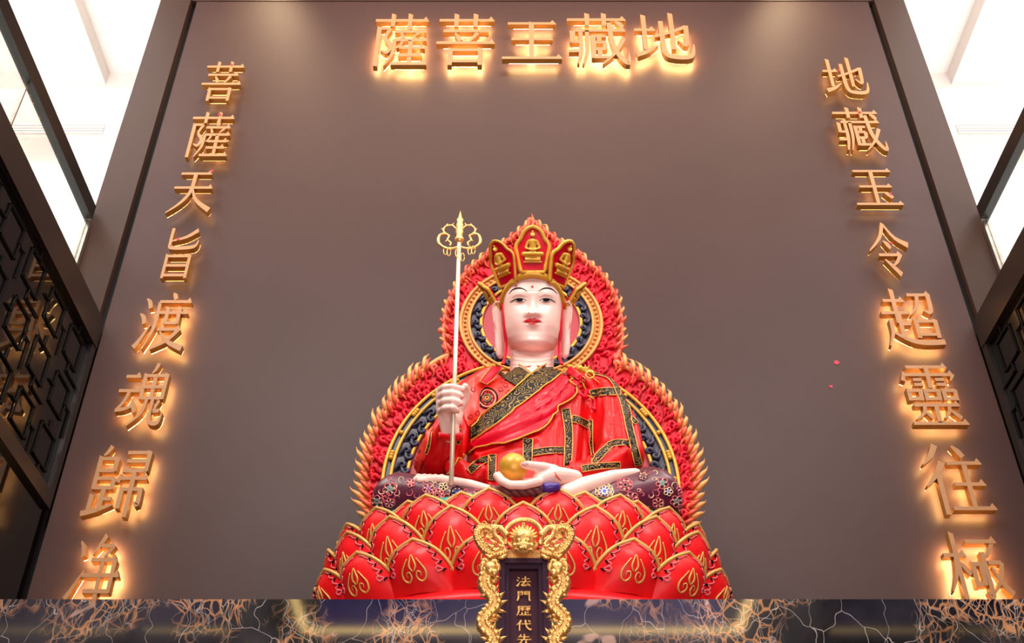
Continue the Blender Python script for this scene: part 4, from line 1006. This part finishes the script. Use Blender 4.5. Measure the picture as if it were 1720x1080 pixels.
for s_ in (-1, 1): fline('nostril', [(894+s_*4, 525.5), (894+s_*7, 525)], .0022, mat('nostril_shade', (206, 140, 128), .6), .0)
# ears
for s_ in (-1, 1):
    mb = MB(); E = [(.160, .02, .045, .010), (.174, .012, .04, .020), (.180, .005, .0, .024), (.177, .006, -.06, .020), (.173, .012, -.13, .018), (.169, .02, -.20, .020), (.166, .025, -.245, .016), (.164, .026, -.262, .004)]
    mb.tube([H(s_*a, b, c) for a, b, c, r in E], [r for *_, r in E], 12, flat=1.35)
    V, Fc, Nn = remesh(mb, .006, 3); ear = mesh_obj('ear', V, Fc, M['skin'], fig)
    MB().tube([H(s_*a, b, c) for a, b, c in ((.170, .05, .035), (.186, .045, .042), (.200, .028, .03), (.203, .02, .0), (.198, .025, -.05), (.190, .035, -.10))], [.003, .0055, .006, .006, .005, .002], 6).build('ear_rim', M['skin'], ear)
# cheek ribbons and lapels
for s_, pts in ((-1, [(.150, .03, .05, 0), (.147, .05, -.04, 0), (.142, .06, -.12, 0), (.136, .06, -.2, 0)]), (1, [(.150, .03, .05, 0), (.147, .05, -.04, 0), (.142, .06, -.12, 0), (.136, .06, -.2, 0)])):
    P3 = [H(s_*a, b+.012, c) for a, b, c, _ in pts]
    P3.append(Q(894+s_*46, 600, -1.58)); P3.append(Q(894+s_*50, 612, -1.62))
    MB().tube(smooth_pts(P3, 3), .0085, 7, flat=.7).build('crown_ribbon', M['mantle'], fig)
lap = [[(842, 604), (849, 607), (838, 624), (824, 642), (813, 650), (800, 647), (812, 634), (826, 620)], [(937, 604), (944, 603), (955, 617), (972, 628), (987, 640), (980, 645), (958, 640), (948, 630)]]
for p in lap:
    patch('ribbon_end', TR, p, M['mantle'], fig, .024, 4, .022)
    mb = MB(); line_on(mb, TR, p+[p[0]], .0028, .027, 1, 5); mb.build('ribbon_piping', M['gold_l'], fig)
# shoulder clasp
h = Q(983, 622, -1.66); mb = MB()
mb.ball(h, .022, 10, 8, (1.2, .8, .8)); mb.ball(h+Vector((-.028, -.008, .006)), .015, 8, 6); mb.ball(h+Vector((.03, 0, -.012)), .013, 8, 6)
mb.tube([h+Vector((.02+.02*math.cos(t), -.01, -.035+.02*math.sin(t))) for t in np.linspace(0, 6.28, 12)], .005, 6)
mb.tube([h+Vector((-.028, -.01, .016)), h+Vector((-.04, -.01, .03))], [.006, .001], 5)
for a_ in (-.015, .0, .015): mb.tube([h+Vector((a_, -.015, .005)), h+Vector((a_*1.6, -.02, .026))], [.006, .001], 5)
V, Fc, Nn = remesh(mb, .004, 1); mesh_obj('shoulder_clasp', V, Fc, M['gold'], fig)
patch('shoulder_edge', TR, strip([(765, 641), (752, 648), (742, 655)], 5), M['green'], fig, .006, 3)

# --- crown
def band_pt(phi, dz=0, out=0):
    return H((.158+out)*math.sin(phi), (.172+out)*math.cos(phi)*(1 if math.cos(phi) > 0 else .95)-.0, .140-.130*(1-math.cos(phi))+dz)
n = 60; V = []
for i in range(n+1):
    a = D2(-112)+D2(224)*i/n
    V += [band_pt(a, -.012, .000), band_pt(a, -.008, .012), band_pt(a, .014, .016), band_pt(a, .022, .012), band_pt(a, .022, -.01), band_pt(a, -.012, -.012)]
Fc = [(6*i+k, 6*i+(k+1) % 6, 6*i+6+(k+1) % 6, 6*i+6+k) for i in range(n) for k in range(6)]+[(0, 1, 2, 3, 4, 5), tuple(6*n+k for k in range(6))]
crown = mesh_obj('crown', V, Fc, M['gold'], fig)
mb = MB(); mb.ball(H(0, -.012, .150), .160, 36, 24, (1, 1.04, .9)); mb.build('crown_cap', M['hair'], fig)
OUTL = [(-.34, 0), (-.38, .12), (-.43, .3), (-.47, .45), (-.50, .58), (-.44, .68), (-.36, .74), (-.30, .84), (-.20, .94), (0, 1.0)]
def crown_panel(phi, width, height, lean, fg=True):
    base = band_pt(phi, .012, .010)
    nrm = (rt*math.sin(phi)+fw*math.cos(phi)).normalized(); tan = (rt*math.cos(phi)-fw*math.sin(phi)).normalized()
    ax = (up*math.cos(lean)+nrm*math.sin(lean)).normalized(); nn = (nrm*math.cos(lean)-up*math.sin(lean)).normalized()
    def C(u, v, o=0):
        cv = -.16*width*(u*2)**2*.5
        return base+tan*(u*width)+ax*(v*height)+nn*(o+cv+.03*(v**2))
    pts = OUTL+[(-u, v) for u, v in OUTL[-2::-1]]
    full = [(p.x, p.y) for p in smooth_pts([(a, b, 0) for a, b in pts], 2)]
    def shell(poly, o0, o1, name, m_, par):
        n = len(poly); c = (0, .45); V = []; 
        K = 5
        for o in (o0, o1):
            for k in range(K):
                t = k/K
                for u, v in poly: V.append(C(c[0]+(u-c[0])*(1-t), c[1]+(v-c[1])*(1-t), o))
            V.append(C(c[0], c[1], o))
        M_ = K*n+1; Fc = []
        for s_ in (0, 1):
            b = s_*M_
            for k in range(K-1):
                for i in range(n): Fc.append((b+k*n+i, b+k*n+(i+1) % n, b+(k+1)*n+(i+1) % n, b+(k+1)*n+i))
            for i in range(n): Fc.append((b+(K-1)*n+i, b+(K-1)*n+(i+1) % n, b+M_-1))
        for i in range(n): Fc.append((i, (i+1) % n, M_+(i+1) % n, M_+i))
        return mesh_obj(name, V, Fc, m_, par)
    pl = shell(full, 0, -.012, 'crown_panel', M['mantle'], crown)
    mb = MB(); mb.tube([C(u*.955, v*.97+.01, .002) for u, v in full]+[C(full[0][0]*.955, .01, .002)], .0105, 8, flat=.7); mb.build('panel_border', M['gold'], pl)
    # small seated figure in relief
    mb = MB(); s = height
    def B(u, v, o, r, sx=1, sz=1): mb.ball(C(u*height/width*.82, v, o), r*s, 12, 8, (sx, .55, sz))
    B(0, .80, .012, .058, 1, 1.15); B(0, .87, .012, .028)
    capsule(mb, C(-.07, .665, .006), C(.07, .665, .006), .052*s, .052*s, seg=10); capsule(mb, C(0, .66, .008), C(0, .48, .010), .07*s, .07*s, seg=12)
    for t in (-1, 1):
        capsule(mb, C(t*.13, .66, .006), C(t*.20, .53, .008), .034*s, .032*s, seg=8); capsule(mb, C(t*.20, .52, .010), C(t*.03, .46, .024), .028*s, .026*s, seg=8)
        capsule(mb, C(t*.25, .395, .006), C(t*.02, .385, .016), .058*s, .05*s, seg=10)
    for k in range(-3, 4): mb.ball(C(k*.062, .285, .010), .036*s, 8, 6, (1, .7, 1.3))
    capsule(mb, C(-.24, .225, .006), C(.24, .225, .006), .022*s, .022*s, seg=8); capsule(mb, C(-.19, .31, .004), C(.19, .31, .004), .03*s, .03*s, seg=8)
    V, Fc, Nn = remesh(mb, .0034, 1, .4); mesh_obj('seated_relief', V, Fc, M['gold'], pl)
crown_panel(0, .178, .240, D2(2))
crown_panel(D2(-50), .185, .24, D2(15)); crown_panel(D2(50), .185, .24, D2(15))
crown_panel(D2(-98), .15, .205, D2(26)); crown_panel(D2(98), .15, .205, D2(26))

# --- raised hand around the staff
YS = -2.0
def finger(mb, pts, r0, r1):
    n = len(pts)
    for i in range(n-1):
        capsule(mb, pts[i], pts[i+1], r0+(r1-r0)*i/(n-1), r0+(r1-r0)*(i+1)/(n-1), seg=10)
mb = MB()
chain(mb, [(Q(757, 728, -1.90), r5(15)), (Q(752, 700, -1.93), r5(16)), (Q(750, 682, -1.94), r5(18))])
chain(mb, [(Q(748, 690, -1.93), r5(14)), (Q(746, 662, -1.945), r5(15)), (Q(754, 660, -1.93), r5(14))])
chain(mb, [(Q(762, 705, -1.92), r5(14)), (Q(772, 672, -1.92), r5(11))])
for i, (y, xe) in enumerate(((651, 775), (662, 774), (674, 773), (686, 768))):
    rr = r5((6.6, 6.8, 6.5, 5.8)[i])
    finger(mb, [Q(739+i*.4, y+5, -1.955), Q(747, y, -2.02), Q(760, y-1, -2.055), Q(xe-3, y+2, -2.04), Q(xe, y+4, -2.02)], rr, rr*.85)
finger(mb, [Q(770, 690, -1.93), Q(781, 672, -1.95), Q(784, 656, -1.98), Q(781, 649, -2.01)], r5(7.5), r5(5.8))
V, Fc, Nn = remesh(mb, .0042, 3); mesh_obj('raised_hand', V, Fc, M['skin'], fig)
mb = MB()
for x, y in ((774, 655), (775, 666), (773, 678)): mb.ball(Q(x+1.5, y-.5, -2.045), .0085, 8, 6, (1, .5, .8))
mb.build('fingernail', mat('nail_pink', (244, 160, 150), .3, coat=.4), fig)
MB().tube([Q(757, 738, -1.88), Q(757, 726, -1.90)], [r5(20), r5(20)], 20).build('cuff', M['robe'], fig)
# --- lap hand under the ball
YBALL = -2.02; bc = Q(862, 785, YBALL); br = 24.5*S(862, 785, YBALL)
mb = MB()
chain(mb, [(Q(965, 803, -1.93), r5(13)), (Q(945, 800, -1.97), r5(14)), (Q(925, 800, -2.0), r5(15)), (Q(905, 806, -2.02), r5(12))])
chain(mb, [(Q(930, 792, -1.99), r5(11)), (Q(912, 786, -2.03), r5(9)), (Q(896, 783, -2.06), r5(7.5)), (Q(884, 781, -2.085), r5(6.3)), (Q(879, 781, -2.095), r5(5))])
for i, (dy, ln) in enumerate(((0, 0), (.03, 3), (.06, 5), (.085, 9))):
    y0 = -2.07+dy*1.0
    finger(mb, [Q(905, 809-i*.6, y0), Q(880, 815-i, y0), Q(856, 815-i, y0), Q(841+ln, 808-i, y0), Q(834+ln, 799-i, y0)], r5(7.2), r5(5.6))
V, Fc, Nn = remesh(mb, .0045, 3); mesh_obj('lap_hand', V, Fc, M['skin'], fig)
MB().ball(Q(882, 778.5, -2.112), .012, 10, 6, (1.1, .4, .8)).build('thumbnail', bpy.data.materials['nail_pink'], fig)
MB().tube([Q(932, 793, -2.035), Q(936, 801, -2.035), Q(943, 808, -2.02)], [.002, .004, .001], 5).build('palm_line', M['lip'], fig)

ball = tag(MB().ball(bc, br, 40, 24).build('golden_ball', M['gold']), 'shiny golden ball held in the lap hand of the statue', 'ball')

# ================================================================== STAFF
sb = Q(757, 834, YS); sb.z = max(sb.z, ZD+.02); stp = Q(771.5, 402, YS)
staff = empty('ringed_staff', tuple(sb), 'slender pale metal staff with ringed golden finial, gripped by the statue', 'staff')
MB().tube([sb, sb.lerp(stp, .5), stp], .0098, 12).build('pole', M['steel'], staff)
MB().tube([stp.lerp(sb, .0)+Vector((0, 0, z)) for z in (-.02, 0, .01, .03, .05, .07, .09, .11, .125, .14, .16, .19)], [.014, .024, .018, .014, .020, .014, .019, .013, .018, .010, .007, .001], 12).build('finial_spire', M['leaf'], staff)
sp = S(770, 400, YS)
def SF(x, y, o=0): return Q(x, y, YS-o)
for s_ in (-1, 1):
    X = lambda d: 771.5+s_*d
    mb = MB()
    mb.tube(smooth_pts([SF(X(3), 415), SF(X(14), 418), SF(X(26), 416), SF(X(35), 407), SF(X(33), 396), SF(X(24), 393), SF(X(16), 397)], 4), [.006]*4+[.0078]*17+[.006]*4, 8)
    mb.tube(smooth_pts([SF(X(4), 386), SF(X(12), 379), SF(X(22), 380), SF(X(27), 387), SF(X(22), 393), SF(X(17), 396), SF(X(20), 403), SF(X(14), 408), SF(X(16), 413)], 3), .0052, 7)
    for a, b, c, d in ((12, 379, 9, 374), (22, 380, 19, 375), (27, 387, 30, 383), (20, 403, 24, 406)):
        mb.tube([SF(X(a), b), SF(X(c), d)], [.005, .001], 6)
    mb.build('finial_loop', M['leaf'], staff)
for k, (x, y) in enumerate(((748, 421), (754, 423), (789, 421), (795, 420), (768, 425), (777, 432))):
    MB().tube([SF(x+3*math.cos(t), y+7*math.sin(t), .004*k) for t in np.linspace(0, 2*PI, 15)], .0022, 5).build('jingle_ring', M['leaf'], staff)

# ================================================================== SPIRIT TABLET
YTF = -2.84
tx0, tx1 = W(838.5, 1000, YTF).x, W(921.5, 1000, YTF).x; tz1 = W(880, 940, YTF).z; tzb = ZA-1.15
tcx = (tx0+tx1)/2
tab = empty('memorial_tablet', (tcx, YTF, tzb), 'dark lacquer tablet with gilt dragon frame standing before the lotus throne', 'tablet')
fw_ = .030
MB().box((tx0+.01, YTF+.02, tzb), (tx1-.01, YTF+.06, tz1-.01)).build('name_board', M['tablet'], tab, smooth=False)
for nm, a, b in (('frame_side', (tx0, YTF-.012, tzb), (tx0+fw_*.55, YTF+.065, tz1)), ('frame_side', (tx1-fw_*.55, YTF-.012, tzb), (tx1, YTF+.065, tz1)), ('frame_top', (tx0+fw_*.55, YTF-.012, tz1-fw_*.55), (tx1-fw_*.55, YTF+.065, tz1)),
                 ('inner_bead', (tx0+fw_*.55, YTF, tzb), (tx0+fw_, YTF+.03, tz1-fw_*.55)), ('inner_bead', (tx1-fw_, YTF, tzb), (tx1-fw_*.55, YTF+.03, tz1-fw_*.55)), ('inner_bead', (tx0+fw_, YTF, tz1-fw_), (tx1-fw_, YTF+.03, tz1-fw_*.55))):
    MB().box(a, b).build(nm, M['tframe'], tab, smooth=False)
for i, ch in enumerate('法門歷代先'):
    y0, y1 = ((965, 982), (989, 1006), (1014, 1031), (1038, 1056), (1062, 1080))[i]
    glyph(ch, W(867.5, 1000, YTF).x, W(892, 1000, YTF).x, W(860, y1, YTF).z, W(860, y0, YTF).z, YTF+.022, YTF+.014, 1.35, 'inscribed_character', tab, None, M['leaf'], True)
# gilt dragon carving
def T3(px, py, o=0): return W(px, py, YTF-o)
def sm(pts, o=0, k=4): return smooth_pts([T3(p[0], p[1], o+(p[2] if len(p) > 2 else 0)) for p in pts], k)
def scaly(mb, P, r0, r1, spines=True, side_=1, seg=9):
    n = len(P); rr = [(r0+(r1-r0)*i/(n-1))*(1+.16*(i % 2)) for i in range(n)]; mb.tube(P, rr, seg)
    if spines:
        for i in range(1, n-1, 2):
            t = (P[i+1]-P[i-1]).normalized(); nn = Vector((-t.z, 0, t.x))*side_
            mb.tube([P[i]+nn*rr[i]*.6, P[i]+nn*(rr[i]*1.7)-t*rr[i]*.5], [rr[i]*.45, .0008], 5)
        for i in range(1, n-1):
            for a in (-.5, .5):
                t = (P[i+1]-P[i-1]).normalized(); nn = Vector((-t.z, 0, t.x)); mb.ball(P[i]+nn*a*rr[i]+Vector((0, -rr[i]*.75, 0)), rr[i]*.38, 6, 4)
# crest dragon face
mb = MB(); mb.ball(T3(879, 905, .03), .032, 14, 10, (1, .8, 1.1)); mb.ball(T3(879, 918, .045), .022, 12, 8, (1.2, .9, .8)); mb.ball(T3(879, 925, .04), .016, 10, 8, (1.6, .8, .6))
for s_ in (-1, 1):
    mb.ball(T3(879+s_*7, 908, .055), .008, 8, 6); mb.ball(T3(879+s_*4, 920, .065), .005, 6, 5); mb.ball(T3(879+s_*12, 918, .03), .014, 8, 6)
    mb.tube(sm([(879+s_*7, 924, .05), (879+s_*13, 922, .05), (879+s_*17, 929, .04)], 0, 3), [.004]*6+[.001], 5)
mb.build('dragon_face', M['leaf'], tab)
for k in range(15):
    a = D2(-105+15*k); c = (879, 906); L0 = 26 if abs(a) < 1.4 else 20
    p = [(c[0]+math.sin(a+b)*L0*t, c[1]-math.cos(a+b)*L0*t*.95, .03*(1-t)+.015) for t, b in ((.3, 0), (.6, .08*(1 if a > 0 else -1)), (.85, .05*(1 if a > 0 else -1)), (1.02, 0))]
    MB().tube(sm(p, 0, 2), [.0065, .007, .0065, .006, .0045, .0035, .001], 6).build('mane_ray', M['leaf'], tab)
MB().tube(sm([(850, 915), (848, 900), (853, 886), (866, 876), (880, 873), (894, 876), (906, 886), (910, 900), (907, 915)], .01), .008, 8).build('crest_arch', M['leaf'], tab)
for s_ in (-1, 1):
    X = lambda d: 880+s_*d
    mb = MB(); scaly(mb, sm([(X(30), 925), (X(45), 930), (X(62), 926), (X(74), 912), (X(79), 897), (X(72), 887), (X(60), 886), (X(52), 893), (X(55), 903), (X(64), 902)], .01), .0155, .007, True, s_)
    mb.build('coiled_body', M['leaf'], tab)
    mb = MB(); scaly(mb, sm([(X(28), 900), (X(36), 892), (X(44), 886), (X(50), 890), (X(48), 900), (X(40), 908), (X(34), 916)], .02), .011, .006, False)
    scaly(mb, sm([(X(36), 886), (X(52), 884), (X(64), 890), (X(70), 902)], .0), .006, .006, False); mb.build('cloud_coil', M['leaf'], tab)
    for k, (a, b, c, d) in enumerate(((46, 912, 58, 904), (50, 918, 62, 912), (42, 922, 55, 921), (34, 918, 44, 912), (30, 932, 44, 936), (52, 934, 66, 930))):
        MB().tube(sm([(X(a), b, .02), (X((a+c)/2), (b+d)/2+3, .028), (X(c), d, .02)], 0, 2), [.006, .0075, .006, .004, .001], 6).build('claw', M['leaf'], tab)
    MB().slab([T3(X(u), v, -.004) for u, v in ((0, 940), (0, 928), (30, 922), (56, 928), (60, 936), (44, 942))], (0, .012, 0)).build('crest_ground', M['leaf'], tab, smooth=False)
    # side dragon climbing the frame
    mb = MB(); scaly(mb, sm([(X(58), 962), (X(66), 975), (X(64), 990), (X(52), 1003), (X(49), 1018), (X(60), 1030), (X(69), 1042), (X(66), 1056), (X(54), 1066), (X(50), 1080), (X(60), 1094), (X(68), 1108)], .012, 4), .0205, .019, True, -s_)
    mb.build('side_dragon_body', M['leaf'], tab)
    mb = MB(); mb.ball(T3(X(56), 955, .03), .020, 10, 8, (1, .8, 1.2)); mb.ball(T3(X(50), 962, .035), .013, 8, 6)
    for p in ([(X(46), 948), (X(42), 955), (X(48), 962)], [(X(66), 944), (X(72), 954), (X(68), 964)], [(X(55), 945), (X(48), 942), (X(44), 948)], [(X(60), 944), (X(66), 940), (X(72), 946)]):
        mb.tube(sm([(a, b, .02) for a, b in p], 0, 3), [.008, .009, .008, .007, .006, .004, .001], 6)
    mb.build('side_dragon_head', M['leaf'], tab)
    MB().tube(sm([(X(46), 943), (X(56), 941), (X(62), 938)], 0), .012, 7).build('scroll_bracket', M['leaf'], tab)
    for a, b, c, d in ((60, 978, 76, 985), (62, 986, 78, 975), (52, 1000, 43, 1008), (52, 1010, 43, 1001), (56, 1030, 45, 1034), (66, 1040, 77, 1034), (66, 1052, 78, 1060), (52, 1064, 43, 1056), (62, 992, 74, 1003), (50, 1020, 62, 1014), (56, 972, 44, 978), (54, 983, 44, 990), (64, 968, 76, 962), (60, 1072, 74, 1070)):
        MB().tube(sm([(X(a), b, .015), (X((a+c)/2), (b+d)/2+2, .025), (X(c), d, .012)], 0, 2), [.006, .0075, .0065, .004, .001], 6).build('limb_flourish', M['leaf'], tab)
MB().box((tx0-.12, YTF-.06, tzb-.1), (tx1+.12, YTF+.12, tzb)).build('tablet_foot', M['tframe'], tab, smooth=False)
tbl = empty('offering_table', (tcx, YTF, 0), 'dark low offering table in front of the marble altar', 'table')
MB().box((tcx-1.2, YTF-.5, tzb-.16), (tcx+1.2, YA-.03, tzb-.1)).build('table_top', M['tframe'], tbl, smooth=False)
for sx_ in (-1, 1):
    for yy in (YTF-.45, YA-.12): MB().box((tcx+sx_*1.12-.03, yy, 0), (tcx+sx_*1.12+.03, yy+.06, tzb-.16)).build('leg', M['tframe'], tbl, smooth=False)
